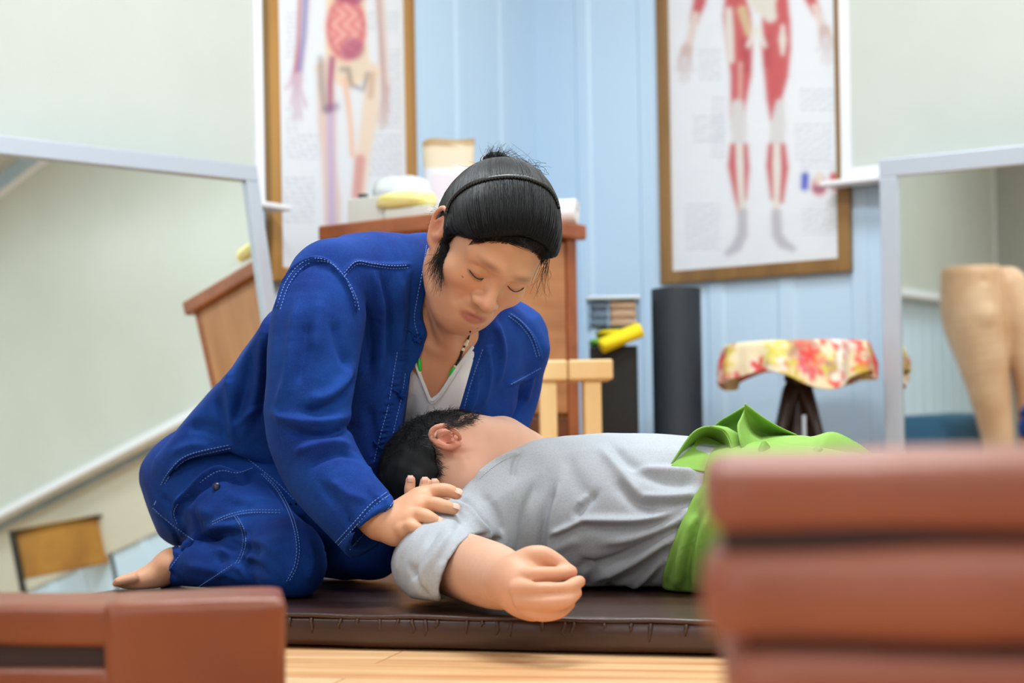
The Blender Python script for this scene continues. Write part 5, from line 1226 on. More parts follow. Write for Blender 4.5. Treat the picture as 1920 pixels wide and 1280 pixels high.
# loose wisps
def wisps(starts, ends, n, spread, r, mid=0.5, seed=0, curl=0.004):
    rg = np.random.default_rng(seed); out = []
    s0 = catmull([P(*p) for p in starts], 8) if len(starts) > 2 else np.array([P(*p) for p in starts]); e0 = np.array([P(*p) for p in ends])
    for i in range(n):
        u = rg.random(); a = s0[int(u*(len(s0)-1))]; b = e0[rg.integers(len(e0))]+rg.normal(0, spread, 3)*np.array([1, 0.6, 1]); t = np.linspace(0, 1, 14)[:, None]
        m = (a+b)/2+rg.normal(0, spread*0.7, 3); c = (1-t)**2*a+2*t*(1-t)*m+t*t*b; c += curl*np.sin(t*rg.uniform(3, 7)+rg.uniform(0, 6))*rg.normal(0, 1, 3)*t; out.append(c)
    return np.array(out)
W = [wisps([(838, 440, 2.50), (842, 460, 2.49), (852, 470, 2.485)], [(820, 530, 2.475), (815, 515, 2.485), (828, 505, 2.475), (806, 500, 2.50)], 120, 0.006, 1, seed=1),
     wisps([(838, 430, 2.50), (846, 455, 2.485)], [(822, 545, 2.47), (808, 520, 2.48)], 40, 0.004, 1, seed=2),
     wisps([(1030, 455, 2.46), (1026, 470, 2.45)], [(1018, 525, 2.46), (1004, 545, 2.46), (1022, 555, 2.46)], 26, 0.005, 1, seed=3, curl=0.006),
     wisps([(925, 300, 2.56), (940, 296, 2.56)], [(935, 276, 2.57), (950, 280, 2.56), (915, 284, 2.57), (958, 290, 2.55), (970, 296, 2.54)], 120, 0.006, 1, seed=4),
     wisps([(900, 320, 2.55), (990, 305, 2.53), (1030, 340, 2.5)], [(880, 312, 2.56), (960, 292, 2.55), (1000, 300, 2.53), (1020, 318, 2.52)], 50, 0.008, 1, seed=5),
     wisps([(835, 390, 2.54), (832, 410, 2.54), (834, 430, 2.53)], [(815, 400, 2.56), (812, 430, 2.55), (808, 460, 2.55)], 60, 0.006, 1, seed=6),
     wisps([(895, 440, 2.44), (930, 440, 2.43), (1000, 450, 2.42)], [(905, 455, 2.44), (950, 452, 2.43), (1000, 466, 2.425)], 60, 0.004, 1, seed=7, curl=0.001)]
so = link('loose_strands', strand_mesh(np.concatenate(W), 0.00034, 0.3), M_hairs, hair, smooth=True); so['kind'] = 'stuff'
# hair tie
bp_ = [BUN+np.array([0.016*math.cos(a)-0.004, 0.010*math.sin(a), 0.011*math.sin(a)-0.002]) for a in np.linspace(0, 2*math.pi, 25)]
link('hair_tie', merged([tube(bp_, 0.003, 8, cap=False)]), M_band, hair, smooth=True)
# zigzag band
bl = dens([(838, 400), (845, 380), (858, 364), (880, 348), (912, 337), (950, 332), (985, 335), (1015, 346), (1032, 360), (1043, 380), (1047, 396)], 3.0)
Q = trace(Hs, bl, 2.1); Q = catmull(Q[::3], 6)
for _ in range(3): Q[1:-1] = (Q[:-2]+Q[1:-1]*2+Q[2:])/4
_, gN = project(Hs, Q.copy(), 1); V, Fc = [], []; nQ = len(Q); tq = np.gradient(Q, axis=0); tq /= np.linalg.norm(tq, axis=1, keepdims=True); sd = np.cross(tq, gN); sd /= np.linalg.norm(sd, axis=1, keepdims=True)
cumq = np.r_[0, np.cumsum(np.linalg.norm(np.diff(Q, axis=0), axis=1))]; m = int(cumq[-1]/0.0011); ss = np.linspace(0, cumq[-1], m); I = lambda A: np.stack([np.interp(ss, cumq, A[:, k]) for k in range(3)], 1)
Qm, Sm, Nm = I(Q), I(sd), I(gN); Sm /= np.linalg.norm(Sm, axis=1, keepdims=True)
tooth = np.abs(((np.arange(m)*0.0011/0.0046) % 1)-0.5)*2; wv = 0.0030+0.0024*tooth; mid = Qm+Nm*0.0030
sec = [mid-Sm*wv[:, None]-Nm*0.0022, mid-Sm*(wv*0.75)[:, None], mid-Sm*0.001+Nm*0.0010, mid+Sm*0.001+Nm*0.0010, mid+Sm*(wv*0.75)[:, None], mid+Sm*wv[:, None]-Nm*0.0022]
V = np.stack(sec, 1).reshape(-1, 3); F = np.concatenate([np.stack([np.arange(m-1)*6+a, np.arange(m-1)*6+b, (np.arange(m-1)+1)*6+b, (np.arange(m-1)+1)*6+a], 1) for a, b in ((0, 1), (1, 2), (2, 3), (3, 4), (4, 5), (5, 0))])
link('zigzag_hairband', mesh_np(V, F), M_band, man, smooth=False)
# necklace
nk = empty('bead_necklace', Q[0], None, None) if False else None
def beads(poly, spec, parent, S=Bd):
    pass
necks = []
for side, pl in (('l', [(789, 565), (789, 590), (786, 625), (784, 660), (785, 672), (788, 700)]), ('r', [(882, 622), (876, 640), (868, 655), (862, 672), (852, 690), (842, 714), (834, 728)])):
    Qn = trace(Bd, dens(pl, 2.0), 2.2)+np.array([0, -0.0025, 0]); necks.append((side, Qn, proj(Qn)))
cord = merged([tube(q_[::3], 0.0014, 6) for _, q_, _ in necks]); nko = link('necklace', cord, M_bead_k, man, smooth=True)
def bead(p, r, m, ln=1.0, d=(0, 0, 1)):
    d = np.array(d, float); d /= np.linalg.norm(d); pr_ = [(r*math.sin(a), -math.cos(a)*r*ln) for a in np.linspace(0, math.pi, 9)]
    x = np.cross(d, (0, 1, 0.2)); x /= np.linalg.norm(x); y = np.cross(d, x); link('bead', merged([lathe(frame(p, x, y, d), pr_, 14)]), m, nko, smooth=True)
for side, Qn, qq in necks:
    def at(py):
        i = int(np.argmin(np.abs(qq[:, 1]-py))); j = min(i+3, len(Qn)-1); return Qn[i], Qn[j]-Qn[max(i-3, 0)]
    if side == 'l': spec = [(569, 0.0026, M_bead_w, 1), (682, 0.0036, M_bead_g, 3.6), (698, 0.0022, M_bead_w, 1)]
    else: spec = [(639, 0.0030, M_bead_w, 1), (646, 0.0038, M_bead_w, 1), (654, 0.0030, M_bead_w, 1), (688, 0.0028, M_bead_w, 0.8), (701, 0.0040, M_bead_g, 3.4)]+[(y, 0.0021, M_bead_k, 0.8) for y in range(658, 686, 3)]
    for y, r_, m, ln in spec:
        p, d = at(y); bead(p, r_, m, ln, d)
# ---------------------------------------------------------------- mannequin legs and blue cushion seen in the right mirror
M_manq = mat('tan_mannequin_skin', srgb(214, 176, 142), 0.5, noise=(5, srgb(198, 154, 118), 2, None))
def mchain(S, l, k): S.chain([mir(a, b, LM+dz) for a, b, r_, dz in l], [r_*(4.95+LM)/FOC for a, b, r_, dz in l], k)
Mq = Solid()
mchain(Mq, [(1822, 520, 55, 0), (1826, 590, 58, 0), (1842, 670, 46, 0), (1862, 770, 33, 0), (1874, 850, 27, 0), (1880, 960, 24, 0), (1884, 1050, 18, 0)], 0.02)
mchain(Mq, [(1886, 540, 40, 0.12), (1915, 620, 38, 0.12), (1935, 720, 34, 0.12), (1940, 850, 26, 0.12), (1944, 960, 23, 0.12), (1946, 1050, 18, 0.12)], 0.03)
top = mir(1826, 500, LM); Mq.half(top, (0, 0, 1), 0.01)
kn = mir(1846, 590, LM-0.09); Mq.ell(kn, (0.05, 0.05, 0.05), None, 0.04)
dk = mir(1850, 525, LM-0.15); Mq.ell(dk, (0.03, 0.03, 0.014), None, 0.02, 's')
leg_b = [mir(1884, 1050, LM), mir(1946, 1050, LM+0.12)]
for q in leg_b: Mq.chain([q, np.array([q[0], q[1], FLOOR+0.05]), np.array([q[0]-0.07, q[1]-0.05, FLOOR+0.03])], [0.04, 0.036, 0.03], 0.02)
lo_, hi_ = Mq.bounds()
mq = empty('mannequin', np.array([(leg_b[0][0]+leg_b[1][0])/2, (leg_b[0][1]+leg_b[1][1])/2, FLOOR]), 'tan mannequin legs standing by the left wall, seen only in the right mirror', 'mannequin')
solid_part('mannequin_legs', Mq, 0.008, M_manq, mq, 1)
cb = mir(1770, 812, LM+0.35)
thing_mesh('floor_cushion', soft_box(Matrix.Translation((cb[0], cb[1], 0)), (-0.22, -0.2, FLOOR), (0.22, 0.2, cb[2]+0.09), 0.05, 0.03, 0.004, 5, 0.01), mat('petrol_blue_fabric', srgb(60, 110, 146), 0.8), 'petrol blue block cushion by the left wall, seen only in the right mirror', 'cushion', smooth=True)

# ---------------------------------------------------------------- lying man
M_shirt = mat('heather_grey_jersey', srgb(172, 177, 184), 0.9, noise=(420, srgb(160, 166, 174), 3, None, 0.4, 0.7), bump=(600, 0.18, 0.0008))
M_green = mat('apple_green_cotton', srgb(136, 178, 82), 0.85, noise=(6, srgb(122, 168, 66), 3, None), bump=(420, 0.2, 0.0009))
SK2 = lin((212, 166, 140))
EX = ex; EY = ey
def fat(S, pts, rs, q, k, off=0.0, nrm=None): S.chain(pts, [r_ for r_ in rs], k, flat=(nrm if nrm is not None else EY, q), off=off)
def trunk2(S, off):
    # centre line of the lying trunk; wider than deep
    S.chain([P(965, 985, 2.62), P(1060, 968, 2.60), P(1180, 964, 2.57), P(1290, 968, 2.54), P(1380, 975, 2.515)], [0.100, 0.121, 0.124, 0.122, 0.110], 0.03, flat=(EY, 1.38), off=off)
    S.chain(*G([(905, 985, 2.50, 80), (880, 975, 2.66, 85)]), k=0.05, off=off)
def arm2(S, off):
    q, r = G([(845, 1015, 2.43, 90), (838, 1052, 2.34, 84), (868, 1066, 2.27, 70)]); S.chain(q, r, 0.03, off=off)
B2 = Solid()
trunk2(B2, -0.012)
# skull, jaw, neck
CR = np.array([-0.93, 0.05, -0.24]); CR /= np.linalg.norm(CR); SD = np.array([0.0, -1.0, 0.15]); SD -= CR*(SD@CR); SD /= np.linalg.norm(SD); FC = np.cross(CR, SD); FC = FC*np.sign(FC[2]); HA2 = np.array([CR, SD, FC])
HC2 = P(832, 868, 2.53)
B2.ell(HC2, (0.088, 0.072, 0.070), HA2, 0.02)
B2.ell(P(865, 830, 2.53), (0.055, 0.058, 0.034), None, 0.03)
B2.ell(P(925, 838, 2.57), (0.058, 0.055, 0.042), None, 0.03); B2.ell(P(965, 850, 2.59), (0.030, 0.045, 0.030), None, 0.03)
B2.chain([P(852, 880, 2.52), P(905, 892, 2.53), P(960, 920, 2.56)], [0.060, 0.066, 0.085], 0.035)
B2.chain([P(880, 912, 2.47), P(905, 950, 2.47)], [0.040, 0.055], 0.04)
B2.ridge([P(866, 842, 2.452), P(872, 862, 2.450), P(880, 885, 2.452)], 0.010, -0.0035); B2.ridge([P(872, 850, 2.452), P(886, 880, 2.45)], 0.007, 0.002)
# face turned away: brow, nose, lips, chin along the far upper side
FT = lambda a, b, c: HC2+CR*a+SD*b+FC*c
nd = np.array([0.25, 0.85, 0.35]); nd /= np.linalg.norm(nd)
B2.ell(HC2+nd*0.055+CR*0.01, (0.055, 0.04, 0.05), HA2, 0.03)
B2.chain([HC2+nd*0.088+CR*0.035, HC2+nd*0.104+CR*-0.002], [0.009, 0.013], 0.015)
B2.chain([HC2+nd*0.086-CR*0.030, HC2+nd*0.084-CR*0.036], [0.014, 0.014], 0.012); B2.ell(HC2+nd*0.070-CR*0.072, (0.022, 0.022, 0.022), None, 0.02)
# ear: helix, concha, lobe
er = [(864, 823, 2.440), (858, 812, 2.432), (842, 800, 2.428), (823, 799, 2.428), (810, 808, 2.432), (810, 822, 2.434), (824, 833, 2.434), (843, 838, 2.434), (858, 833, 2.434)]
B2.chain(*G([(834, 818, 2.447, 17), (850, 826, 2.447, 12)]), k=0.010)
B2.chain(*G([(x, y, z, r_) for (x, y, z), r_ in zip(er, (4, 4.5, 5, 5.5, 6, 6, 6, 6.5, 7))]), k=0.004)
B2.ell(P(833, 817, 2.430), (0.0095, 0.006, 0.0075), None, 0.004, 's')
B2.chain(*G([(826, 818, 2.431, 2.6), (838, 811, 2.430, 2.8), (850, 815, 2.432, 2.4)]), k=0.003); B2.ell(P(848, 825, 2.430), (0.0045, 0.004, 0.004), None, 0.003)
# near arm and its hand, palm up and loosely closed over the mat edge
B2.chain(*G([(880, 1020, 2.47, 58), (848, 1050, 2.345, 62), (885, 1066, 2.25, 63), (925, 1080, 2.19, 62), (958, 1092, 2.125, 50), (975, 1098, 2.10, 44)]), k=0.03)
B2.chain(*G([(968, 1082, 2.105, 38), (985, 1110, 2.085, 40), (1000, 1128, 2.075, 36)]), k=0.02)
B2.ell(P(996, 1112, 2.10), (0.030, 0.026, 0.028), None, 0.02)
CF = [[(968, 1084, 2.09, 22), (1005, 1078, 2.075, 19), (1045, 1076, 2.085, 16.5), (1072, 1072, 2.10, 13.5)],
      [(972, 1104, 2.07, 22), (1015, 1104, 2.048, 20), (1060, 1102, 2.055, 18), (1086, 1090, 2.08, 14)],
      [(978, 1124, 2.065, 21), (1018, 1130, 2.043, 19.5), (1058, 1126, 2.048, 17.5), (1080, 1112, 2.07, 13.5)],
      [(986, 1140, 2.07, 19), (1016, 1150, 2.050, 18), (1048, 1146, 2.055, 16), (1068, 1132, 2.075, 12.5)]]
for fl_ in CF: B2.chain(*G([(a, b, c-0.006, d*0.86) for a, b, c, d in fl_]), k=0.002)
for (x0, y0), (x1, y1) in (((985, 1091), (1068, 1087)), ((990, 1115), (1070, 1113)), ((994, 1138), (1062, 1136))): B2.ridge([P(x0, y0, 2.055), P((x0+x1)/2, (y0+y1)/2, 2.040), P(x1, y1, 2.055)], 0.006, -0.003)
B2.chain(*G([(962, 1076, 2.11, 24), (985, 1050, 2.105, 23), (1015, 1042, 2.10, 20), (1044, 1054, 2.10, 16), (1058, 1064, 2.10, 13)]), k=0.008)
# far arm beside the trunk, and legs running off to the right
B2.chain(*G([(950, 960, 2.86, 60), (1040, 1000, 2.92, 45), (1180, 1010, 2.90, 36), (1300, 1015, 2.86, 28)]), k=0.03)
B2.chain(*G([(1298, 1015, 2.86, 26), (1345, 1018, 2.84, 26)]), k=0.01)
for k_ in range(4): B2.chain(*G([(1345, 1008+k_*9, 2.86-0.02*k_, 11), (1385, 1012+k_*9, 2.85-0.02*k_, 10), (1405, 1022+k_*8, 2.84-0.02*k_, 8.5)]), k=0.004)
B2.chain(*G([(1330, 1015, 2.80, 12), (1360, 1035, 2.78, 10)]), k=0.005)
def legs2(S, off, far=True):
    for dy, zz in ((-0.11, 0), (0.10, 0)):
        pts = [np.array([0.44, 2.50, MAT_H+0.10])+EX*(t-0.06)+EY*dy*(0.9+0.3*t) for t in (0, 0.22, 0.44)]
        S.chain(pts, [0.092, 0.078, 0.060], 0.04, off=off)
        p2 = [pts[2]+EX*x-np.array([0, 0, z_]) for x, z_ in ((0, 0), (0.2, 0.03), (0.40, 0.055))]; S.chain(p2, [0.060, 0.056, 0.040], 0.02, off=off)
legs2(B2, -0.010)
for dy in (-0.13, 0.13):
    c = np.array([0.44, 2.50, MAT_H+0.05])+EX*0.80+EY*dy*1.25; B2.chain([c, c+EX*0.05+np.array([0, 0, 0.0]), c+EX*0.10+np.array([0, 0, 0.10]), c+EX*0.11+np.array([0, 0, 0.15])], [0.035, 0.036, 0.028, 0.018], 0.02)
fa_ = fa; B2.op('s', lambda X: np.maximum(X[:, 2]-(MAT_H+0.0015), -((X-fa_)@EY)), fa, 3.0, 0.004)
def sk2(V):
    C = np.tile(SK2, (len(V), 1)); C *= (1+0.05*nz(V*50, 1.0, 31)+0.03*nz(V*200, 1.0, 32))[:, None]
    for c, r_, cl, a in ((P(832, 818, 2.43), 0.028, (214, 128, 108), 0.6), (P(858, 836, 2.44), 0.016, (206, 110, 92), 0.5), (P(905, 860, 2.48), 0.08, (224, 156, 128), 0.3)):
        C = mixc(C, np.clip(1.3-np.linalg.norm(V-c, axis=1)/r_, 0, 1), cl, a)
    hd = np.clip(1-np.linalg.norm(V-P(1030, 1110, 2.07), axis=1)/0.11, 0, 1); C = mixc(C, hd, (216, 144, 96), 0.55)
    for fl_ in CF: C = mixc(C, np.clip(1.6-np.linalg.norm(V-P(*fl_[3][:3]), axis=1)/0.011, 0, 1), (232, 150, 130), 0.6)
    return C
man2 = empty('person', np.array([0.35, 2.5, MAT_H]), 'person lying on the brown mat in grey t-shirt and green trousers, face turned away', 'person')
solid_part('body', B2, 0.0026, M_skin, man2, 1, 0.02, sk2)
# hair
H2 = Solid()
H2.ell(HC2, (0.094, 0.080, 0.076), HA2, 0.01); H2.ell(P(790, 905, 2.50), (0.05, 0.07, 0.050), None, 0.03)
H2.prism([(680, 1000), (680, 880), (735, 800), (800, 768), (880, 772), (888, 784), (862, 797), (845, 797), (826, 794), (805, 802), (806, 826), (814, 842), (818, 862), (824, 884), (812, 905), (806, 925), (770, 1000)], 2.0, 3.0, 0.004, 'i')
H2.bump(lambda X: 0.0022*nz(X*np.array([90, 90, 90]), 1.0, 44)+0.001*nz(X*220, 1.0, 45), HC2, 0.2)
hr2 = solid_part('hair', H2, 0.0026, M_hair, man2, 1)
rg = np.random.default_rng(9); n = 2600; D = rg.normal(size=(n*3, 3)); D /= np.linalg.norm(D, axis=1, keepdims=True); X = HC2+(D*np.array([0.094, 0.080, 0.076]))@HA2; d = H2.ev(X); X = X[np.abs(d) < 0.006][:n]; nrm = (X-HC2); nrm /= np.linalg.norm(nrm, axis=1, keepdims=True)
flow = -FC*0.5-CR*0.2+rg.normal(0, 0.35, X.shape); t = np.linspace(0, 1, 6)[None, :, None]; Pth = X[:, None]+(nrm[:, None]*0.5*t+flow[:, None]*t*t*0.8)*(0.010+0.008*rg.random((len(X), 1, 1)))
so = link('short_hair_strands', strand_mesh(Pth, 0.00035, 0.3), M_hairs, hr2, smooth=True); so['kind'] = 'stuff'
# greying fringe along the edge over the ear and at the nape
edge = trace(B2, dens([(888, 784), (872, 792), (855, 797), (840, 796)], 1.2), 2.2); e2 = trace(B2, dens([(806, 826), (814, 842), (818, 862), (824, 884), (812, 905)], 1.2), 2.2); lst = []
for E_, nn, cl in ((edge, 500, 0), (e2, 420, 1)):
    for i in range(nn):
        a = E_[rg.integers(len(E_))]+rg.normal(0, 0.004, 3)*np.array([1, 0.2, 1])+np.array([-0.004*rg.random(), -0.001, 0]); v = (np.array([0.9, -0.25, -0.1]) if cl else np.array([0.75, -0.35, 0.25]))+rg.normal(0, 0.35, 3); L = 0.006+0.006*rg.random(); t = np.linspace(0, 1, 6)[:, None]; lst.append(a+v*L*t+np.array([0, 0, -0.002])*t*t)
so = link('greying_fringe', strand_mesh(np.array(lst), 0.00028, 0.3), M_greyhair, hr2, smooth=True); so['kind'] = 'stuff'
# ---- t-shirt
AMP = 1.7
S2 = Solid(); trunk2(S2, 0.004)
S2.chain(*G([(880, 960, 2.47, 62), (930, 935, 2.50, 72), (985, 905, 2.56, 64)]), k=0.04)
S2.chain([P(852, 880, 2.52), P(905, 892, 2.53), P(960, 920, 2.56)], [0.060, 0.068, 0.088], 0.035, off=0.006); S2.chain([P(880, 912, 2.47), P(905, 950, 2.47)], [0.044, 0.060], 0.04, off=0.006)
S2.prism([(985, 833), (1000, 825), (1060, 813), (1140, 807), (1230, 810), (1300, 815), (1380, 822), (1450, 900), (1450, 1130), (1100, 1130), (760, 1128), (740, 1000), (800, 950), (868, 915), (902, 885), (945, 852)], 2.0, 3.4, 0.012, 'i')
S2.chain(*G([(880, 1000, 2.45, 86), (838, 1030, 2.39, 92), (822, 1054, 2.335, 88), (850, 1078, 2.25, 84)]), k=0.022)
S2.prism([(862, 922), (800, 950), (757, 996), (726, 1052), (724, 1066), (738, 1092), (770, 1118), (830, 1126), (1500, 1140), (1500, 700), (950, 700)], 2.0, 3.4, 0.010, 'i')
# sleeve mouth
ad = P(925, 1080, 2.19)-P(838, 1045, 2.34); ad /= np.linalg.norm(ad)
OP = [(826, 1130), (822, 1105), (828, 1080), (842, 1052), (862, 1024), (885, 1003), (912, 994), (938, 997), (953, 1006), (952, 1018), (975, 1040), (1010, 1060), (1010, 1200), (826, 1200)]
OP2 = [(x, y) for x, y in OP]
S2.prism(OP2, 2.0, 2.36, 0.004)
S2.prism([(834, 1122), (832, 1100), (840, 1075), (856, 1045), (880, 1020), (910, 1008), (934, 1008), (942, 1016), (925, 1040), (900, 1110), (860, 1125)], 2.0, 2.395, 0.006)
S2.half(floor_pt(1000, 1120, MAT_H+0.001), (0, 0, -1), 0.01)
folds(S2, [f([(856, 932), (880, 945), (905, 975), (930, 1010)], 0.006, -0.004), f([(850, 945), (878, 958), (902, 985), (925, 1000)], 0.006, 0.003), f([(905, 925), (930, 960), (945, 1000)], 0.006, -0.003),
    f([(850, 990), (820, 1030), (795, 1075), (790, 1110)], 0.008, 0.003), f([(820, 990), (785, 1040), (768, 1085)], 0.007, -0.0035), f([(790, 985), (755, 1040), (748, 1075)], 0.008, 0.003), f([(870, 970), (845, 1010), (820, 1060)], 0.006, -0.0025), f([(765, 1060), (790, 1100), (800, 1120)], 0.006, -0.003),
    f([(975, 845), (965, 870), (962, 895)], 0.004, -0.003), f([(968, 848), (925, 868), (890, 900)], 0.004, 0.0025),
    f([(1010, 900), (985, 960), (972, 1040)], 0.008, -0.0025), f([(1040, 910), (1020, 980), (1015, 1050)], 0.007, -0.0035), f([(1050, 900), (1032, 975), (1028, 1040)], 0.008, 0.003),
    f([(1140, 830), (1180, 870), (1240, 900), (1310, 905)], 0.009, -0.0035), f([(1130, 845), (1170, 890), (1200, 930)], 0.008, 0.003), f([(1180, 880), (1240, 880), (1310, 885)], 0.007, 0.0025),
    f([(1075, 975), (1130, 975), (1200, 975), (1260, 965)], 0.006, 0.004), f([(1035, 1000), (1065, 988), (1090, 978)], 0.0045, 0.004), f([(1080, 985), (1140, 992), (1220, 985), (1290, 960)], 0.007, -0.0035),
    f([(1120, 920), (1090, 955), (1080, 968)], 0.006, -0.003), f([(1100, 925), (1085, 945)], 0.005, 0.002), f([(1130, 1020), (1200, 1005), (1270, 975), (1310, 945)], 0.008, 0.004), f([(1080, 1070), (1150, 1055), (1220, 1020), (1290, 985)], 0.008, -0.0045),
    f([(1110, 1095), (1180, 1060), (1240, 1020), (1280, 1000)], 0.008, 0.0045), f([(1130, 1110), (1190, 1080), (1250, 1035)], 0.007, -0.0045), f([(1180, 1110), (1220, 1080), (1255, 1040)], 0.007, 0.004), f([(1090, 1050), (1110, 1075), (1100, 1105)], 0.007, -0.003),
    f([(1200, 930), (1260, 930), (1310, 925)], 0.007, 0.003), f([(1190, 942), (1250, 945), (1310, 940)], 0.006, -0.003), f([(1060, 850), (1080, 900), (1110, 940)], 0.012, -0.002), f([(1150, 900), (1190, 940), (1230, 955)], 0.009, -0.003),
    f([(1000, 1060), (1040, 1030), (1090, 1010)], 0.009, 0.002), f([(1210, 1110), (1235, 1070), (1250, 1030)], 0.006, -0.003)])
S2.bump(lambda X: 0.0050*(0.45-np.abs(nz(X*np.array([14, 14, 12]), 1.0, 93)))+0.0018*nz(X*np.array([24, 24, 20]), 1.0, 91)+0.0006*nz(X*80, 1.0, 92), P(1050, 970, 2.5), 1.2)
so2 = solid_part('grey_t_shirt', S2, 0.0024, M_shirt, man2, 1)
stt = stitch_rows(S2, [[(834, 1120), (828, 1100), (835, 1072), (850, 1043), (868, 1020), (890, 1000)], [(975, 850), (935, 868), (895, 900)]], rad=0.0006, length=0.0024)
link('stitching', merged(stt), M_shirt, so2)['kind'] = 'stuff'
# ---- green trousers
Gt = Solid()
Gt.chain([P(1335, 985, 2.52), P(1420, 985, 2.50), P(1520, 985, 2.47)], [0.118, 0.118, 0.105], 0.03, flat=(EY, 1.42), off=0.006)
legs2(Gt, 0.008)
Gt.prism([(1318, 905), (1300, 930), (1278, 975), (1258, 1025), (1242, 1075), (1238, 1112), (1246, 1130), (2600, 1300), (2600, 500), (1330, 700)], 1.8, 4.0, 0.010, 'i')
Gt.half(floor_pt(1000, 1120, MAT_H+0.001), (0, 0, -1), 0.01)
folds(Gt, [f([(1310, 930), (1285, 990), (1262, 1050), (1250, 1110)], 0.007, -0.004), f([(1300, 960), (1275, 1030), (1268, 1110)], 0.007, 0.004), f([(1312, 960), (1292, 1040), (1285, 1115)], 0.006, -0.004), f([(1330, 960), (1310, 1040), (1305, 1110)], 0.007, 0.004)])
gto = solid_part('green_trousers', Gt, 0.0032, M_green, man2, 1)
# ---- crumpled green top cloth: shirt tail folded up over the waist
def sheet(name, rows, m, parent, thick=0.003, n=28, noise=0.002, seed=0):
    """smooth cloth through a grid of control points given as (px, py, z)"""
    R_ = [catmull([P(*p) for p in r_], max(2, n//max(1, len(r_)-1))) for r_ in rows]; k = min(len(r_) for r_ in R_); R_ = np.array([r_[np.linspace(0, len(r_)-1, k).astype(int)] for r_ in R_])
    cols = [catmull(R_[:, j], max(2, n//max(1, len(rows)-1))) for j in range(k)]; Gd = np.stack(cols, 1); a, b, _ = Gd.shape
    V = Gd.reshape(-1, 3); V = V+noise*np.stack([nz(V*45, 1.0, seed+i) for i in range(3)], 1)
    idx = np.arange(a*b).reshape(a, b); Fc = np.stack([idx[:-1, :-1], idx[:-1, 1:], idx[1:, 1:], idx[1:, :-1]], -1).reshape(-1, 4)
    o = link(name, mesh_np(V, Fc), m, parent, smooth=True); s_ = o.modifiers.new('s', 'SOLIDIFY'); s_.thickness = thick; s_.offset = 0
    b_ = o.modifiers.new('b', 'SUBSURF'); b_.levels = 1; b_.render_levels = 1
    return o
wrap = Solid()
wrap.chain([P(1330, 900, 2.53), P(1400, 893, 2.52), P(1500, 890, 2.50), P(1580, 905, 2.48)], [0.050, 0.056, 0.058, 0.05], 0.03, flat=(EY, 2.0))
wrap.ell(P(1335, 872, 2.475), (0.038, 0.030, 0.028), None, 0.01)
folds(wrap, [f([(1400, 862), (1420, 875), (1415, 890)], 0.005, 0.006), f([(1440, 858), (1455, 872), (1450, 890)], 0.005, -0.006), f([(1470, 860), (1490, 874), (1520, 870)], 0.006, 0.006), f([(1340, 880), (1400, 850), (1470, 850)], 0.008, 0.006), f([(1370, 870), (1430, 880), (1500, 860)], 0.008, -0.006), f([(1450, 870), (1500, 870), (1560, 850)], 0.009, 0.006), f([(1420, 850), (1440, 880)], 0.006, -0.006), f([(1520, 850), (1540, 890)], 0.01, 0.006)])
solid_part('gathered_waist', wrap, 0.004, M_green, gto, 1)
rim1 = [(1256, 872, 2.41), (1280, 838, 2.415), (1305, 808, 2.42), (1330, 798, 2.43), (1358, 806, 2.43), (1371, 832, 2.42), (1372, 862, 2.41), (1366, 890, 2.41)]
sheet('folded_flap', [rim1, [(1264, 874, 2.45), (1290, 848, 2.46), (1312, 824, 2.47), (1330, 816, 2.475), (1350, 822, 2.47), (1360, 842, 2.46), (1360, 866, 2.45), (1354, 890, 2.45)], [(1290, 884, 2.47), (1304, 864, 2.49), (1318, 850, 2.50), (1330, 844, 2.505), (1342, 848, 2.50), (1348, 860, 2.49), (1346, 876, 2.48), (1340, 892, 2.47)]], M_green, gto, seed=1)
sheet('folded_flap', [[(1257, 873, 2.405), (1290, 880, 2.395), (1325, 886, 2.39), (1372, 892, 2.39)], [(1283, 850, 2.425), (1305, 852, 2.42), (1332, 858, 2.415), (1368, 866, 2.41)], [(1300, 832, 2.45), (1318, 834, 2.455), (1338, 840, 2.45), (1362, 846, 2.44)], [(1308, 817, 2.47), (1322, 820, 2.475), (1340, 826, 2.47), (1358, 834, 2.46)]], M_green, gto, seed=3)
sheet('folded_flap', [rim1[3:], [(1345, 797, 2.44), (1378, 812, 2.435), (1388, 838, 2.425), (1388, 866, 2.42), (1380, 892, 2.42)], [(1360, 800, 2.46), (1395, 822, 2.45), (1402, 846, 2.44), (1400, 872, 2.43), (1392, 896, 2.43)]], M_green, gto, seed=2)
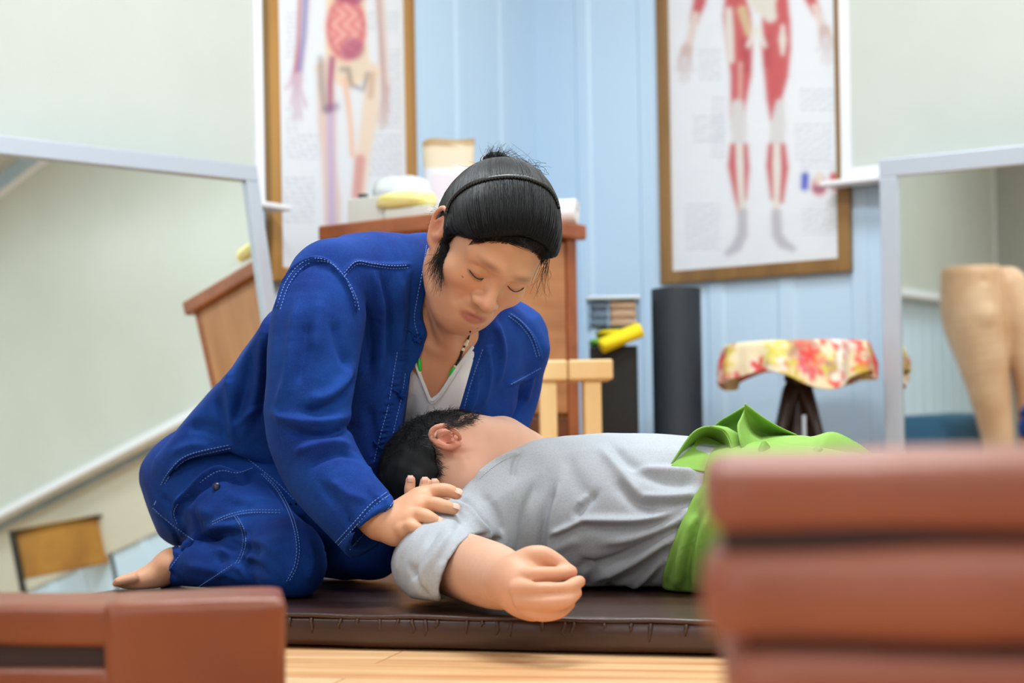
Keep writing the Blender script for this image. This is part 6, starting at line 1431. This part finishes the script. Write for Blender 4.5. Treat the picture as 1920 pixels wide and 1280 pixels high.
sheet('folded_flap', [[(1330, 803, 2.50), (1352, 785, 2.49), (1375, 772, 2.48), (1398, 758, 2.475)], [(1345, 815, 2.52), (1362, 800, 2.52), (1384, 792, 2.51), (1406, 778, 2.49)], [(1372, 850, 2.50), (1384, 836, 2.50), (1396, 815, 2.50), (1408, 796, 2.49)], [(1395, 880, 2.46), (1400, 868, 2.46), (1400, 852, 2.46), (1398, 840, 2.46)]], M_green, gto, seed=4)
sheet('folded_flap', [[(1394, 758, 2.465), (1428, 784, 2.47), (1462, 804, 2.48), (1494, 818, 2.49)], [(1393, 770, 2.475), (1424, 796, 2.50), (1456, 812, 2.51), (1490, 822, 2.51)], [(1388, 784, 2.46), (1416, 810, 2.505), (1448, 822, 2.515), (1484, 827, 2.51)], [(1382, 800, 2.43), (1404, 824, 2.445), (1432, 834, 2.46), (1470, 834, 2.48)], [(1388, 835, 2.41), (1402, 850, 2.415), (1422, 856, 2.43), (1450, 850, 2.45)], [(1400, 885, 2.42), (1415, 885, 2.42), (1435, 885, 2.43), (1460, 880, 2.44)]], M_green, gto, seed=7)
sheet('folded_flap', [[(1428, 838, 2.40), (1436, 826, 2.395), (1446, 836, 2.40)], [(1414, 858, 2.395), (1430, 848, 2.385), (1448, 852, 2.395)], [(1402, 886, 2.40), (1422, 880, 2.385), (1444, 880, 2.40)]], M_green, gto, seed=8)
sheet('folded_flap', [[(1440, 838, 2.44), (1480, 826, 2.45), (1530, 820, 2.46), (1568, 812, 2.47), (1610, 830, 2.49), (1645, 860, 2.50)], [(1435, 855, 2.42), (1480, 842, 2.42), (1520, 838, 2.43), (1552, 822, 2.44), (1600, 845, 2.46), (1640, 880, 2.48)], [(1440, 880, 2.41), (1480, 868, 2.40), (1525, 862, 2.41), (1548, 850, 2.42), (1595, 875, 2.44), (1640, 905, 2.47)], [(1440, 920, 2.42), (1480, 915, 2.41), (1525, 915, 2.41), (1560, 910, 2.42), (1600, 920, 2.44), (1640, 935, 2.47)]], M_green, gto, seed=10)
